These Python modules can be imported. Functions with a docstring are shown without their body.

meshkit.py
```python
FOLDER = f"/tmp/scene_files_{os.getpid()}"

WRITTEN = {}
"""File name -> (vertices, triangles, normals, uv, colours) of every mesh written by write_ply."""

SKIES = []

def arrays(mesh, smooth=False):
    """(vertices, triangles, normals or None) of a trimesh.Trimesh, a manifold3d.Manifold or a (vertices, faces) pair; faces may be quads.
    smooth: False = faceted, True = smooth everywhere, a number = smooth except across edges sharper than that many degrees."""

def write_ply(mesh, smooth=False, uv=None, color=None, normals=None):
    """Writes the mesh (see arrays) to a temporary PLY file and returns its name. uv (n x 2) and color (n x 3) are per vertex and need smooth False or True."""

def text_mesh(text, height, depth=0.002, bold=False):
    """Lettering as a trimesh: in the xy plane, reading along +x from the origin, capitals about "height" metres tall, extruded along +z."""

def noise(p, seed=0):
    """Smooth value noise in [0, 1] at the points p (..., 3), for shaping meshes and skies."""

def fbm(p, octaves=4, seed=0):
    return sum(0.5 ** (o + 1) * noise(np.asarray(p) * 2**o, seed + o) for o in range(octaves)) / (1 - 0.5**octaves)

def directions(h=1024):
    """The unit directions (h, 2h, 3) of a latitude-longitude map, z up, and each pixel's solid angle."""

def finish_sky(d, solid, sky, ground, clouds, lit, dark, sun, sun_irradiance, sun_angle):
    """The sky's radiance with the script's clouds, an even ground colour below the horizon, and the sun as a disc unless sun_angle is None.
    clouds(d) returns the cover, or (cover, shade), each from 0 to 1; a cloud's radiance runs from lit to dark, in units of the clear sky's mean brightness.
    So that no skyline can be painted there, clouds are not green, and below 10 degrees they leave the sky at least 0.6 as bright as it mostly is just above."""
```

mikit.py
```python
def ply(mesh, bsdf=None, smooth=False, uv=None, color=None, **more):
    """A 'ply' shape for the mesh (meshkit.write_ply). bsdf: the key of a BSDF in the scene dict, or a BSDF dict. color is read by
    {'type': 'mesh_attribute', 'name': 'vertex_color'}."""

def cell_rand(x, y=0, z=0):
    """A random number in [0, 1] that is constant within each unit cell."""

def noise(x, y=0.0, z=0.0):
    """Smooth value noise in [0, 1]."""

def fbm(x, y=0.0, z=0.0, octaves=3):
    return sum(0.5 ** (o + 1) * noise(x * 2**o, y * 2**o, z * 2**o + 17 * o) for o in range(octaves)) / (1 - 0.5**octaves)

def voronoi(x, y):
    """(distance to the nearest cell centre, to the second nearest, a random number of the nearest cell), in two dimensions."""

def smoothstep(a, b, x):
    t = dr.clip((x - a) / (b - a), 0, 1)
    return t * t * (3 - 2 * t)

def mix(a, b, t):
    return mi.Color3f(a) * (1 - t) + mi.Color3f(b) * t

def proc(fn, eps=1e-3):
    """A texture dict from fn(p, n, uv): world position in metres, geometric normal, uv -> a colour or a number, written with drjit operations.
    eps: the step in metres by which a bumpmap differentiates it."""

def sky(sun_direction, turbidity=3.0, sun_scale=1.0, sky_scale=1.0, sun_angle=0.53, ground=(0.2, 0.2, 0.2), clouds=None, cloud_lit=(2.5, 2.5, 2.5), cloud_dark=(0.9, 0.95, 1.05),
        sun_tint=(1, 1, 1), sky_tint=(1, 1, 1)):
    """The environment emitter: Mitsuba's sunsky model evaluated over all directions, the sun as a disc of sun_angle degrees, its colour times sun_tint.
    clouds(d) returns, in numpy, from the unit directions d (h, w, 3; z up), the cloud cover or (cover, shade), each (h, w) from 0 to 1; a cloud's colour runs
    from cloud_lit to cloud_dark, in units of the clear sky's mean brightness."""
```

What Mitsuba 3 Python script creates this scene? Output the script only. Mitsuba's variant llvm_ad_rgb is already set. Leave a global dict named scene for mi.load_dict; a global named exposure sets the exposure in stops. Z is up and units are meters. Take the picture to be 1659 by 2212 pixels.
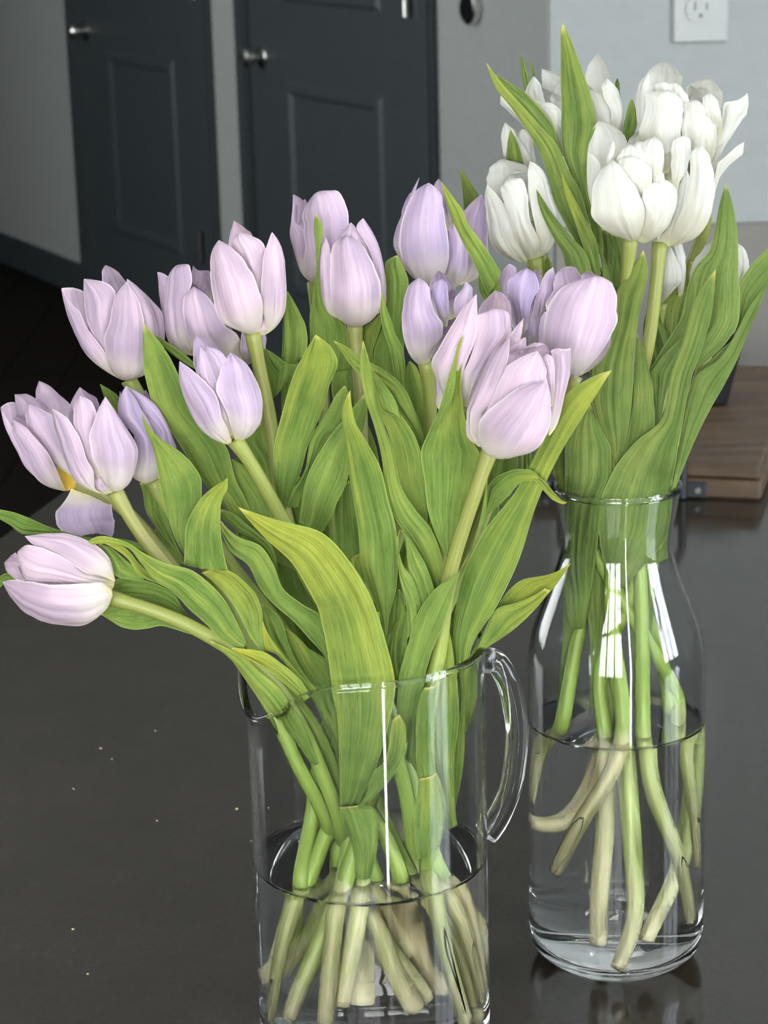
import math, random, numpy as np, trimesh, mitsuba as mi, drjit as dr, mikit, meshkit
from scipy.interpolate import PchipInterpolator
from mikit import noise, fbm, mix, smoothstep, cell_rand
random.seed(4)
T = mi.ScalarTransform4f
scene, labels = {}, {}
TABLE = 0.91                                   # height of the island worktop above the floor

# ------------------------------------------------------------------ camera, light, exposure
W, H, F = 1659, 2212, 4900.0                   # telephoto portrait frame
PITCH, ROLL = math.radians(16.2), math.radians(1.55)
fwd = np.array([0, math.cos(PITCH), -math.sin(PITCH)])
right0 = np.array([1.0, 0, 0]); up0 = np.cross(right0, fwd)
up = math.sin(ROLL) * right0 + math.cos(ROLL) * up0
EYE = np.array([0, 0, TABLE + 0.58889])
scene['camera'] = {'type': 'thinlens', 'fov': math.degrees(2 * math.atan(W / 2 / F)), 'fov_axis': 'x',
                   'aperture_radius': 0.0015, 'focus_distance': 1.10, 'near_clip': 0.05, 'far_clip': 100,
                   'to_world': T().look_at(origin=EYE.tolist(), target=(EYE + fwd).tolist(), up=up.tolist())}
exposure = 0.25
DAYLIGHT = (11.6, 12.0, 12.1)                     # the window panes behind and to the right of the camera
STRIP = (28.0, 27.0, 22.5)
RIGHTLIGHT = (13.0, 14.2, 15.8)
LEFTLIGHT = (6.0, 6.2, 6.2)                   # the balcony window far to the left of the frame                     # a narrow sunlit sidelight by the balcony door

# ------------------------------------------------------------------ materials
def rgb(*c): return {'type': 'rgb', 'value': list(c)}
def mat(name, **k): scene[name] = {'type': 'twosided', 'bsdf': {'type': 'principled', **k}}; return name

def wall_tex(a):
    def fn(p, n, uv):
        s = fbm(p.x * 60, p.y * 60, p.z * 60, 2)
        return mi.Color3f(*a) * (0.97 + 0.06 * s)
    return mikit.proc(fn)
mat('paint_wall', base_color=wall_tex((0.352, 0.372, 0.3696)), roughness=0.75, specular=0.3)
mat('paint_dim', base_color=wall_tex((0.4, 0.42, 0.4096)), roughness=0.75, specular=0.3)
mat('paint_ceiling', base_color=rgb(0.78, 0.78, 0.76), roughness=0.9)
mat('door_paint', base_color=wall_tex((0.0496, 0.0624, 0.0688)), roughness=0.42, specular=0.5)
mat('chrome', base_color=rgb(0.72, 0.71, 0.68), metallic=1.0, roughness=0.18)
mat('black_metal', base_color=rgb(0.018, 0.02, 0.024), roughness=0.42, specular=0.5)
mat('black_glass', base_color=rgb(0.006, 0.006, 0.007), roughness=0.08)
mat('white_plastic', base_color=rgb(0.432, 0.448, 0.444), roughness=0.35)
mat('slot_grey', base_color=rgb(0.16, 0.17, 0.17), roughness=0.5)
mat('black_pot', base_color=rgb(0.012, 0.012, 0.013), roughness=0.5)
mat('cabinet_paint', base_color=rgb(0.10, 0.10, 0.10), roughness=0.5)
mat('window_frame_paint', base_color=rgb(0.06, 0.06, 0.06), roughness=0.5)

def quartz(p, n, uv):
    g = fbm(p.x * 24, p.y * 24, 3.0, 3)
    f = noise(p.x * 520, p.y * 520, 1.0)
    return mix((0.0148, 0.012, 0.00848), (0.0232, 0.0188, 0.0132), g) * (0.86 + 0.28 * f)
def quartz_rough(p, n, uv): return 0.09 + 0.05 * fbm(p.x * 14, p.y * 14, 7.0, 2)
mat('quartz', base_color=mikit.proc(quartz), roughness=mikit.proc(quartz_rough), specular=0.75)
mat('quartz_splash', base_color=rgb(0.196, 0.1856, 0.1696), roughness=0.3, specular=0.5)

def floor_tex(p, n, uv):
    g = fbm(p.x * 6 + uv.x * 40, p.y * 50, uv.x * 9, 3)
    return mix((0.006, 0.0052, 0.0046), (0.013, 0.0105, 0.009), g)
mat('dark_floor', base_color=mikit.proc(floor_tex), roughness=0.7, specular=0.08)
def board_tex(p, n, uv):
    g = fbm(p.x * 9, p.y * 70, p.z * 70, 4); d = fbm(p.x * 30, p.y * 30, p.z * 30, 3)
    return mix((0.044, 0.0272, 0.0168), (0.12, 0.0784, 0.048), g) * (0.65 + 0.7 * d)
mat('walnut', base_color=mikit.proc(board_tex), roughness=0.5, specular=0.4)
mat('crumb_tan', base_color=rgb(0.55, 0.45, 0.30), roughness=0.8)

# petals and leaves: uv.x = 4*id + across (0..1), uv.y = 2*class + along (0..1)
def petal_split(uv):
    k = dr.floor(uv.x / 4); s = uv.x - 4 * k; h = dr.floor(uv.y / 2); t = uv.y - 2 * h
    return k, s, h / 16.0, t
def lavender(p, n, uv):
    k, s, h, t = petal_split(uv)
    streak = noise(s * 46 + k * 7.3, t * 2.2, k) * 0.6 + noise(s * 17 + k * 3.1, t * 1.3 + 5, k) * 0.4
    blot = fbm(s * 2.3 + k * 1.7, t * 2.5, k * 1.3, 2)
    c = mix((0.5063, 0.3835, 0.4482), (0.3776, 0.3029, 0.4648), dr.clip(h + 0.5 * (blot - 0.5), 0, 1)) * (1.06 - 0.22 * smoothstep(0.35, 0.7, blot))
    hair = noise(s * 130 + k * 2.7, t * 5 + (s - 0.5) * (s - 0.5) * 26, k + 2); c = c * (0.80 + 0.28 * streak + 0.10 * hair)
    edge = dr.maximum(smoothstep(0.90, 0.985, dr.abs(s * 2 - 1)), smoothstep(0.965, 0.99, t)); c = mix(c, (0.6474, 0.5893, 0.6142), 0.55 * edge)
    mid = smoothstep(0.12, 0.0, dr.abs(s - 0.5)); c = mix(c, (0.6142, 0.5229, 0.6142), 0.25 * mid)
    c = mix(c, (0.5644, 0.5146, 0.4482), 0.85 * smoothstep(0.42, 0.12, t + 0.08 * (streak - 0.5)))
    c = mix(c, (0.6806, 0.6142, 0.332), smoothstep(0.13, 0.0, t + 0.05 * (streak - 0.5)))
    return c
def white_petal(p, n, uv):
    k, s, h, t = petal_split(uv)
    streak = noise(s * 30 + k * 7.3, t * 2.0, k)
    c = mi.Color3f(0.5633, 0.5607, 0.516) * (0.95 + 0.08 * streak)
    c = mix(c, (0.5332, 0.4988, 0.3612), 0.75 * smoothstep(0.55, 0.05, t + 0.15 * (streak - 0.5)))
    return mix(c, (0.6364, 0.6536, 0.3956), smoothstep(0.12, 0.0, t))
def orange_base(p, n, uv): return mix((0.72, 0.42, 0.03), (0.62, 0.50, 0.12), noise(uv.x * 20, uv.y * 3, 1.0))
def leaf_base(p, uv, dark, light, yellow):
    k, s, y, t = petal_split(uv)
    broad = noise(s * 4 + k * 5.1, t * 1.8, k + 9); vein = noise(s * 42 + k * 11.7, t * 4, k); thread = noise(s * 95 + k * 4.7, t * 12, k + 2)
    pat = fbm(p.x * 110, p.y * 110, p.z * 60, 3)
    c = mix(dark, light, dr.clip(0.10 + 0.42 * broad + 0.34 * vein + 0.55 * (pat - 0.4), 0, 1))
    c = mix(c, yellow, dr.clip(y * (0.30 + 1.2 * t * t) - 0.12 + 0.35 * (broad - 0.5) + 0.35 * (pat - 0.5), 0, 1) * 0.85)
    c = c * (0.86 + 0.22 * thread) * (1 - 0.18 * smoothstep(0.62, 0.80, noise(s * 120 + k * 3.3, t * 26, k + 5)))
    edge = smoothstep(0.94, 1.0, dr.abs(s * 2 - 1)); c = mix(c, mi.Color3f(*light) * 1.35, 0.7 * edge)
    return mix(c, (0.42, 0.38, 0.12), 0.8 * smoothstep(0.955, 1.0, t))
def leaf_tex(p, n, uv): return leaf_base(p, uv, (0.058, 0.112, 0.022), (0.200, 0.275, 0.068), (0.32, 0.31, 0.035))
def dark_leaf_tex(p, n, uv): return leaf_base(p, uv, (0.058, 0.104, 0.024), (0.168, 0.226, 0.068), (0.29, 0.30, 0.045))
def stem_tex(p, n, uv):
    k = dr.floor(uv.x / 4); s = uv.x - 4 * k; t = uv.y
    r = cell_rand(k, 3, 1); pat = fbm(s * 12, t * 10, k, 2)
    c = mix((0.1988, 0.2363, 0.04875), (0.2475, 0.2137, 0.08625), dr.clip(0.55 * r + 0.5 * (pat - 0.5), 0, 1))
    mid_ = mix((0.1875, 0.2775, 0.045), (0.255, 0.3375, 0.075), pat)
    c = mix(c, mid_, smoothstep(0.22, 0.65, t))
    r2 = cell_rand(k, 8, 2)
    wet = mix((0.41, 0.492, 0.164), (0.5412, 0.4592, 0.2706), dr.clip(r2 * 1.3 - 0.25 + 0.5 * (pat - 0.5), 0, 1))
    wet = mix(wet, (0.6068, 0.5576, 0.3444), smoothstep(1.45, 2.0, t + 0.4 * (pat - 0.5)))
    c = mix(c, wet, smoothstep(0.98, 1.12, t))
    return c * (0.88 + 0.22 * noise(s * 40, t * 4, k))
def leaf_relief(p, n, uv):
    k, s, h, t = petal_split(uv)
    return 0.00045 * noise(s * 34 + k * 5.3, t * 3, k) + 0.0009 * noise(s * 9 + k * 2.1, t * 4, k + 3)
def petal_relief(p, n, uv):
    k, s, h, t = petal_split(uv)
    return 0.00022 * noise(s * 38 + k * 5.3, t * 2, k) + 0.0007 * noise(s * 8 + k * 2.1, t * 3, k + 3)
for nm, fn, tr, ro in (('lavender_petal', lavender, 0.42, 0.50), ('white_tulip_petal', white_petal, 0.5, 0.55), ('orange_petal_base', orange_base, 0.6, 0.6),
                       ('leaf_green', leaf_tex, 0.13, 0.36), ('carafe_leaf_green', dark_leaf_tex, 0.13, 0.36)):
    scene[nm] = {'type': 'bumpmap', 'relief': mikit.proc(leaf_relief if 'leaf' in nm else petal_relief, eps=4e-4), 'scale': 1.0,
                 'bsdf': {'type': 'principledthin', 'base_color': mikit.proc(fn), 'diff_trans': tr, 'roughness': ro, 'spec_trans': 0.0, 'eta': 1.4}}
mat('stem_green', base_color=mikit.proc(stem_tex), roughness=0.45, specular=0.4)
scene['clear_glass'] = {'type': 'dielectric', 'int_ior': 1.5, 'ext_ior': 1.0, 'specular_transmittance': rgb(0.985, 0.992, 0.99)}
scene['water_against_glass'] = {'type': 'dielectric', 'int_ior': 1.33, 'ext_ior': 1.5}
scene['water_top'] = {'type': 'dielectric', 'int_ior': 1.33, 'ext_ior': 1.0}

# ------------------------------------------------------------------ helpers
def key_of(name, parent=None):
    base = name if parent is None else parent + '__' + name
    k, i = base, 0
    while k in scene or any(q.startswith(k + '__') for q in used.get(k, ())) or k in labels_used:
        i += 1; k = f'{base}_{i:03d}'
    return k
used, labels_used = {}, set()
def thing(name, label=None, category=None, group=None, kind=None):
    k = key_of(name); labels_used.add(k); d = {}
    if label: d['label'] = label
    if category: d['category'] = category
    if group: d['group'] = group
    if kind: d['kind'] = kind
    labels[k] = d
    return k
counters = {}
def part(parent, name, mesh, bsdf, smooth=False, label=None, **kw):
    base = parent + '__' + name; i = counters.get(base, 0); counters[base] = i + 1
    k = base if i == 0 else f'{base}_{i:03d}'
    scene[k] = mikit.ply(mesh, bsdf, smooth=smooth, **kw)
    if label: labels[k] = {'label': label}
    return k
def whole(name, mesh, bsdf, smooth=False, label=None, category=None, group=None, kind=None, **kw):
    k = thing(name, label, category, group, kind); scene[k] = mikit.ply(mesh, bsdf, smooth=smooth, **kw); return k
def box(x0, x1, y0, y1, z0, z1):
    m = trimesh.creation.box((x1 - x0, y1 - y0, z1 - z0)); m.apply_translation(((x0 + x1) / 2, (y0 + y1) / 2, (z0 + z1) / 2)); return m
def bevel_box(x0, x1, y0, y1, z0, z1, b):
    pts = []
    for x in (x0, x1):
        for y in (y0, y1):
            for z in (z0, z1):
                sx, sy, sz = (b if v == lo else -b for v, lo in ((x, x0), (y, y0), (z, z0)))
                pts += [(x, y + sy, z + sz), (x + sx, y, z + sz), (x + sx, y + sy, z)]
    return trimesh.Trimesh(pts, process=False).convex_hull
cat = trimesh.util.concatenate
def tube(P, r, n=14, caps=True):
    P = np.asarray(P, float); r = np.broadcast_to(r, len(P)); t = np.gradient(P, axis=0); t /= np.linalg.norm(t, axis=1)[:, None]
    u = np.cross(t[0], [0.3, 1, 0.2]); u /= np.linalg.norm(u); V, ring = [], []
    for i in range(len(P)):
        u = u - t[i] * (u @ t[i]); u /= np.linalg.norm(u); v = np.cross(t[i], u)
        a = np.linspace(0, 2 * math.pi, n + 1)
        V.append(P[i] + r[i] * (np.cos(a)[:, None] * u + np.sin(a)[:, None] * v))
    V = np.array(V); idx = np.arange(len(P) * (n + 1)).reshape(len(P), n + 1)
    q = np.stack([idx[:-1, :-1], idx[:-1, 1:], idx[1:, 1:], idx[1:, :-1]], -1).reshape(-1, 4)
    f = np.vstack([q[:, [0, 1, 2]], q[:, [0, 2, 3]]]); V = V.reshape(-1, 3)
    if caps:
        c0, c1 = len(V), len(V) + 1; V = np.vstack([V, P[0], P[-1]])
        f = np.vstack([f, [[c0, idx[0, j + 1], idx[0, j]] for j in range(n)], [[c1, idx[-1, j], idx[-1, j + 1]] for j in range(n)]])
    return V, f
def lathe(profile, n=96):
    a = np.linspace(0, 2 * math.pi, n, endpoint=False); pr = np.asarray(profile, float)
    V = np.stack([pr[:, 0:1] * np.cos(a), pr[:, 0:1] * np.sin(a), np.repeat(pr[:, 1:2], n, 1)], -1).reshape(-1, 3)
    i = np.arange(len(pr) * n).reshape(len(pr), n); j = np.roll(i, -1, 1)
    f = np.vstack([np.stack([i[:-1], j[:-1], j[1:]], -1).reshape(-1, 3), np.stack([i[:-1], j[1:], i[1:]], -1).reshape(-1, 3)])
    return V, f

# ------------------------------------------------------------------ room shell
WA = 2.60                                       # face of the near wall with the outlet
whole('wall_back', cat([box(0.2020, 2.4, WA, WA + 0.05, 0, 2.75)]), 'paint_wall', kind='structure', label='pale grey wall behind the worktop')
DIR = np.array([-0.46512793, 0.88524348]); NRM = np.array([-0.88524348, -0.46512793]); P0 = np.array([-1.06, 8.06])
B = np.eye(4); B[:2, 0] = DIR; B[:2, 1] = NRM; B[:2, 3] = P0
def on_wall(m): m = m.copy(); m.apply_transform(B); return m
whole('wall_left', cat([on_wall(box(-6.0, 4.2, -0.12, 0, 0, 2.75))]), 'paint_dim', kind='structure', label='grey wall with the two dark doors')
FARX = -3.5
far_win = (3.0, 5.6, 0.6, 2.6)
whole('ceiling', box(-3.6, 2.5, -0.7, 11.9, 2.75, 2.85), 'paint_ceiling', kind='structure')
# window wall behind the camera, with openings
def wall_with_holes(u0, u1, z0, z1, holes, make):
    us = sorted({u0, u1, *[h[0] for h in holes], *[h[1] for h in holes]}); zs = sorted({z0, z1, *[h[2] for h in holes], *[h[3] for h in holes]})
    out = []
    for a, b in zip(us, us[1:]):
        for c, d in zip(zs, zs[1:]):
            if not any(h[0] <= a and b <= h[1] and h[2] <= c and d <= h[3] for h in holes): out.append(make(a, b, c, d))
    return cat(out)
whole('wall_far', wall_with_holes(-0.7, 11.9, 0, 2.75, [far_win], lambda a, b, c, d: box(FARX - 0.12, FARX, a, b, c, d)), 'paint_dim', kind='structure')
WB, WR = -0.6, 2.4
wins_front = [(-0.85, 0.20, 0.85, 2.30), (0.455, 0.565, 0.02, 2.3)]
wins_right = [(-0.30, 0.80, 1.0, 2.5)]
whole('wall_front', wall_with_holes(-3.6, 2.5, 0, 2.75, wins_front, lambda a, b, c, d: box(a, b, WB - 0.12, WB, c, d)), 'paint_dim', kind='structure')
whole('wall_right', wall_with_holes(-0.7, 3.2, 0, 2.75, wins_right, lambda a, b, c, d: box(WR, WR + 0.12, a, b, c, d)), 'paint_wall', kind='structure')
def pane(k, quad, radiance):
    m = trimesh.Trimesh(quad, [[0, 1, 2], [0, 2, 3]], process=False)
    scene[k] = mikit.ply(m, 'white_plastic', emitter={'type': 'area', 'radiance': rgb(*radiance)})
for i, (a, b, c, d) in enumerate(wins_front):
    k = thing(f'window_{i + 1}', kind='structure'); y = WB - 0.06
    nb = 3 if i == 0 else 1; fr = []
    for j in range(nb + 1): x = a + (b - a) * j / nb; fr.append(box(x - .025, x + .025, y - .02, y + .03, c, d)) if 0 < j < nb else None
    e = 0.04 if i == 0 else 0.012
    fr += [box(a, a + e, y - .02, y + .03, c, d), box(b - e, b, y - .02, y + .03, c, d), box(a, b, y - .02, y + .03, c, c + e), box(a, b, y - .02, y + .03, d - e, d)]
    if i == 0: fr.append(box(a, b, y - .015, y + .02, 1.80, 1.84))
    part(k, 'frame', cat(fr), 'window_frame_paint')
    pane(k + '__pane', [(b, y, c), (a, y, c), (a, y, d), (b, y, d)], DAYLIGHT if i == 0 else STRIP)
for a, b, c, d in wins_right:
    k = thing('window_3', kind='structure'); x = WR + 0.06; fr = []
    for j in range(4): yy = a + (b - a) * j / 3; fr.append(box(x - .03, x + .02, max(a, yy - .025), min(b, yy + .025), c, d))
    fr += [box(x - .03, x + .02, a, b, c, c + .04), box(x - .03, x + .02, a, b, d - .04, d), box(x - .02, x + .015, a, b, 1.8, 1.84)]
    part(k, 'frame', cat(fr), 'window_frame_paint')
    pane(k + '__pane', [(x, b, c), (x, a, c), (x, a, d), (x, b, d)], RIGHTLIGHT)

a, b, c, d = far_win; k = thing('window_4', kind='structure'); x = FARX - 0.06
part(k, 'frame', cat([box(x - .02, x + .03, yy - .06, yy + .06, c, d) for yy in np.linspace(a + .03, b - .03, 9)] + [box(x - .02, x + .03, a, b, zz, zz + .05) for zz in (c, d - .05)]), 'window_frame_paint')
pane(k + '__pane', [(x, a, c), (x, b, c), (x, b, d), (x, a, d)], LEFTLIGHT)

# floor: dark planks, each its own piece over a sub-floor
fl = thing('floor', label='very dark brown wooden plank floor', kind='structure')
part(fl, 'subfloor', box(-3.6, 2.5, -0.7, 11.9, -0.12, -0.012), 'dark_floor')
PW = 0.19; rnd = random.Random(7)
for i in range(16):
    x0 = -2.1 + i * PW; y = 2.3 + rnd.uniform(-0.9, 0)
    while y < 10.6:
        ln = rnd.uniform(1.3, 1.9); m = box(x0 + .0015, x0 + PW - .0015, max(y, 2.3) + .0015, y + ln - .0015, -0.014, rnd.uniform(-.0006, 0))
        part(fl, 'plank', m, 'dark_floor', uv=np.full((len(m.vertices), 2), rnd.random())); y += ln

# the doors on the left wall: coordinates along the wall, out of it, up
def door(n, s_in_l, s_in_r, cw, cw2, panel, upper, knob_s, hinges):
    tr = thing(f'trim_{n}', label='dark slate door casing', kind='structure')
    for a, b in ((s_in_l, s_in_l + cw), (s_in_r - cw2, s_in_r)):
        c = cat([box(a, b, 0, 0.018, 0, 2.1), box(a + 0.012, b - 0.012, 0.018, 0.024, 0, 2.1)]); part(tr, 'casing', on_wall(c), 'door_paint')
    part(tr, 'head_casing', on_wall(box(s_in_r - cw2, s_in_l + cw, 0, 0.02, 2.1, 2.18)), 'door_paint')
    d = thing(f'door_{n}', label=('left' if n == 1 else 'right') + ' dark slate panelled door with a chrome knob', kind='structure')
    a, b, z0, z1 = panel
    def ring(x0, x1, zz0, zz1):                  # bevelled moulding around a sunk panel
        lv = [(0, 0.004), (0.012, 0.012), (0.030, 0.012), (0.045, 0.0035)]; V, Fc = [], []
        for off, o in lv: V += [(x0 + off, o, zz0 + off), (x1 - off, o, zz0 + off), (x1 - off, o, zz1 - off), (x0 + off, o, zz1 - off)]
        for i in range(len(lv) - 1):
            for j in range(4):
                p, q = i * 4 + j, i * 4 + (j + 1) % 4; Fc += [[p, q + 4, q], [p, p + 4, q + 4]]
        k = (len(lv) - 1) * 4; Fc += [[k, k + 2, k + 1], [k, k + 3, k + 2]]
        return trimesh.Trimesh(V, Fc, process=False)
    slab = cat([box(s_in_r, a, -0.03, 0.004, 0.01, 2.09), box(b, s_in_l, -0.03, 0.004, 0.01, 2.09), box(a, b, -0.03, 0.004, 0.01, z0),
                box(a, b, -0.03, 0.004, z1, upper), box(a, b, -0.03, 0.004, 1.98, 2.09), box(a, b, -0.03, 0.002, z0, z1), box(a, b, -0.03, 0.002, upper, 1.98)])
    part(d, 'slab', on_wall(slab), 'door_paint')
    for zz0, zz1 in ((z0, z1), (upper, 1.98)): part(d, 'panel', on_wall(ring(a, b, zz0, zz1)), 'door_paint')
    prof = [(0, 0), (0.032, 0), (0.032, 0.006), (0.026, 0.010), (0.012, 0.014), (0.011, 0.030), (0.022, 0.036), (0.028, 0.046), (0.027, 0.056), (0.020, 0.064), (0, 0.067)]
    V, f = lathe(prof, 40); m = trimesh.Trimesh(V, f, process=False)
    m.apply_transform(trimesh.transformations.rotation_matrix(-math.pi / 2, [1, 0, 0])); m.apply_translation((knob_s, 0.004, 0.945))
    part(d, 'knob', on_wall(m), 'chrome', smooth=30, label='chrome door knob')
    for hs, hz in hinges:
        hm = trimesh.creation.cylinder(0.009, 0.10, sections=16); hm.apply_translation((hs, 0.018, hz)); part(d, 'hinge', on_wall(hm), 'chrome', smooth=30)
door(1, -0.125, -1.185, 0.08, 0.07, (-0.955, -0.385, 0.275, 0.893), 1.105, -0.21, [(-1.122, 0.33), (-1.17, 1.14), (-1.17, 1.9)])
door(2, -1.530, -2.565, 0.076, 0.068, (-2.342, -1.760, 0.275, 0.890), 1.105, -1.612, [(-2.505, 0.33), (-2.505, 1.15), (-2.505, 1.9)])
bb = cat([box(-0.045, 4.0, 0, 0.012, 0, 0.115), box(-0.045, 4.0, 0, 0.016, 0, 0.09)])
whole('baseboard_left', on_wall(bb), 'door_paint', kind='structure', label='dark slate baseboard along the left wall')
whole('baseboard_right', on_wall(cat([box(-1.454, -1.252, 0, 0.014, 0, 0.115), box(-4.0, -2.64, 0, 0.014, 0, 0.115)])), 'door_paint', kind='structure')
# round thermostat
th = thing('thermostat', 'round black wall thermostat with a silver ring right of the right door', 'thermostat')
V, f = lathe([(0, 0), (0.036, 0), (0.038, 0.004), (0.038, 0.020), (0.034, 0.023)], 48); m = trimesh.Trimesh(V, f, process=False)
V2, f2 = lathe([(0, 0.026), (0.030, 0.0255), (0.034, 0.022), (0.034, 0.010)][::-1], 48); m2 = trimesh.Trimesh(V2, f2, process=False)
for mm, nm, bs in ((m, 'ring', 'chrome'), (m2, 'face', 'black_glass')):
    mm.apply_transform(trimesh.transformations.rotation_matrix(-math.pi / 2, [1, 0, 0])); mm.apply_translation((-2.816, 0.0, 1.135)); part(th, nm, on_wall(mm), bs, smooth=30)

# outlet plate on the near wall
op = thing('outlet_plate', 'white duplex outlet plate on the wall above the white tulips', 'outlet')
px0, px1, pz0 = 0.3377, 0.4018, 1.2839; yy = WA
plate = bevel_box(px0, px1, yy - 0.006, yy + 0.0, pz0, pz0 + 0.115, 0.003); part(op, 'plate', plate, 'white_plastic')
cx = (px0 + px1) / 2
for zc in (pz0 + 0.038, pz0 + 0.077):
    a = np.linspace(0, 2 * math.pi, 28, endpoint=False)
    pts = [(cx + 0.0165 * math.cos(t), yv, zc + float(np.clip(0.0165 * math.sin(t), -.0135, .0135))) for t in a for yv in (yy - 0.0085, yy - 0.004)]
    r_ = part(op, 'receptacle', trimesh.Trimesh(pts, process=False).convex_hull, 'white_plastic')
    for dx, w, h_ in ((-0.0065, .0022, .009), (0.0065, .0022, .0075)): part(r_, 'slot', box(cx + dx - w / 2, cx + dx + w / 2, yy - 0.0089, yy - 0.008, zc - .001, zc - .001 + h_), 'slot_grey')
    part(r_, 'slot', box(cx - .0022, cx + .0022, yy - 0.0089, yy - 0.008, zc - .0095, zc - .005), 'slot_grey')

# ------------------------------------------------------------------ island worktop and splashback
isl = thing('kitchen_island', 'island with a dark grey quartz worktop carrying the two glass vessels', 'kitchen island')
poly = np.array([(-0.655, 0.74), (2.38, 0.74), (2.38, 2.598), (0.203, 2.598), (-0.194, 2.598)])
from shapely.geometry import Polygon
top = trimesh.creation.extrude_polygon(Polygon(poly), 0.03, engine='earcut'); top.apply_translation((0, 0, TABLE - 0.03)); part(isl, 'worktop', top, 'quartz', label='dark grey-brown polished quartz top')
base = trimesh.creation.extrude_polygon(Polygon([(-0.55, 0.84), (2.30, 0.84), (2.30, 2.55), (-0.12, 2.55)]), TABLE - 0.03, engine='earcut'); part(isl, 'cabinet', base, 'cabinet_paint')
whole('splashback', bevel_box(0.204, 2.36, WA - 0.018, WA, TABLE, TABLE + 0.170, 0.002), 'quartz_splash', label='low grey splashback strip along the wall behind the board', category='splashback')
# crumbs
rc = random.Random(3); cr = []
for x, y in ((-0.150, 1.335), (-0.085, 1.275), (-0.088, 1.300), (-0.185, 1.185), (-0.20, 1.46), (-0.19, 1.44), (-0.165, 1.49), (-0.10, 1.35), (-0.21, 1.39), (-0.17, 1.13)):
    b_ = trimesh.creation.icosphere(1, rc.uniform(.0005, .0009)); b_.vertices *= [1.2, .9, .6]; b_.apply_translation((x, y, TABLE + .0004)); cr.append(b_)
whole('crumbs', cat(cr), 'crumb_tan', label='a few tiny pale crumbs scattered on the dark worktop left of the jug', category='crumbs', kind='stuff')

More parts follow.
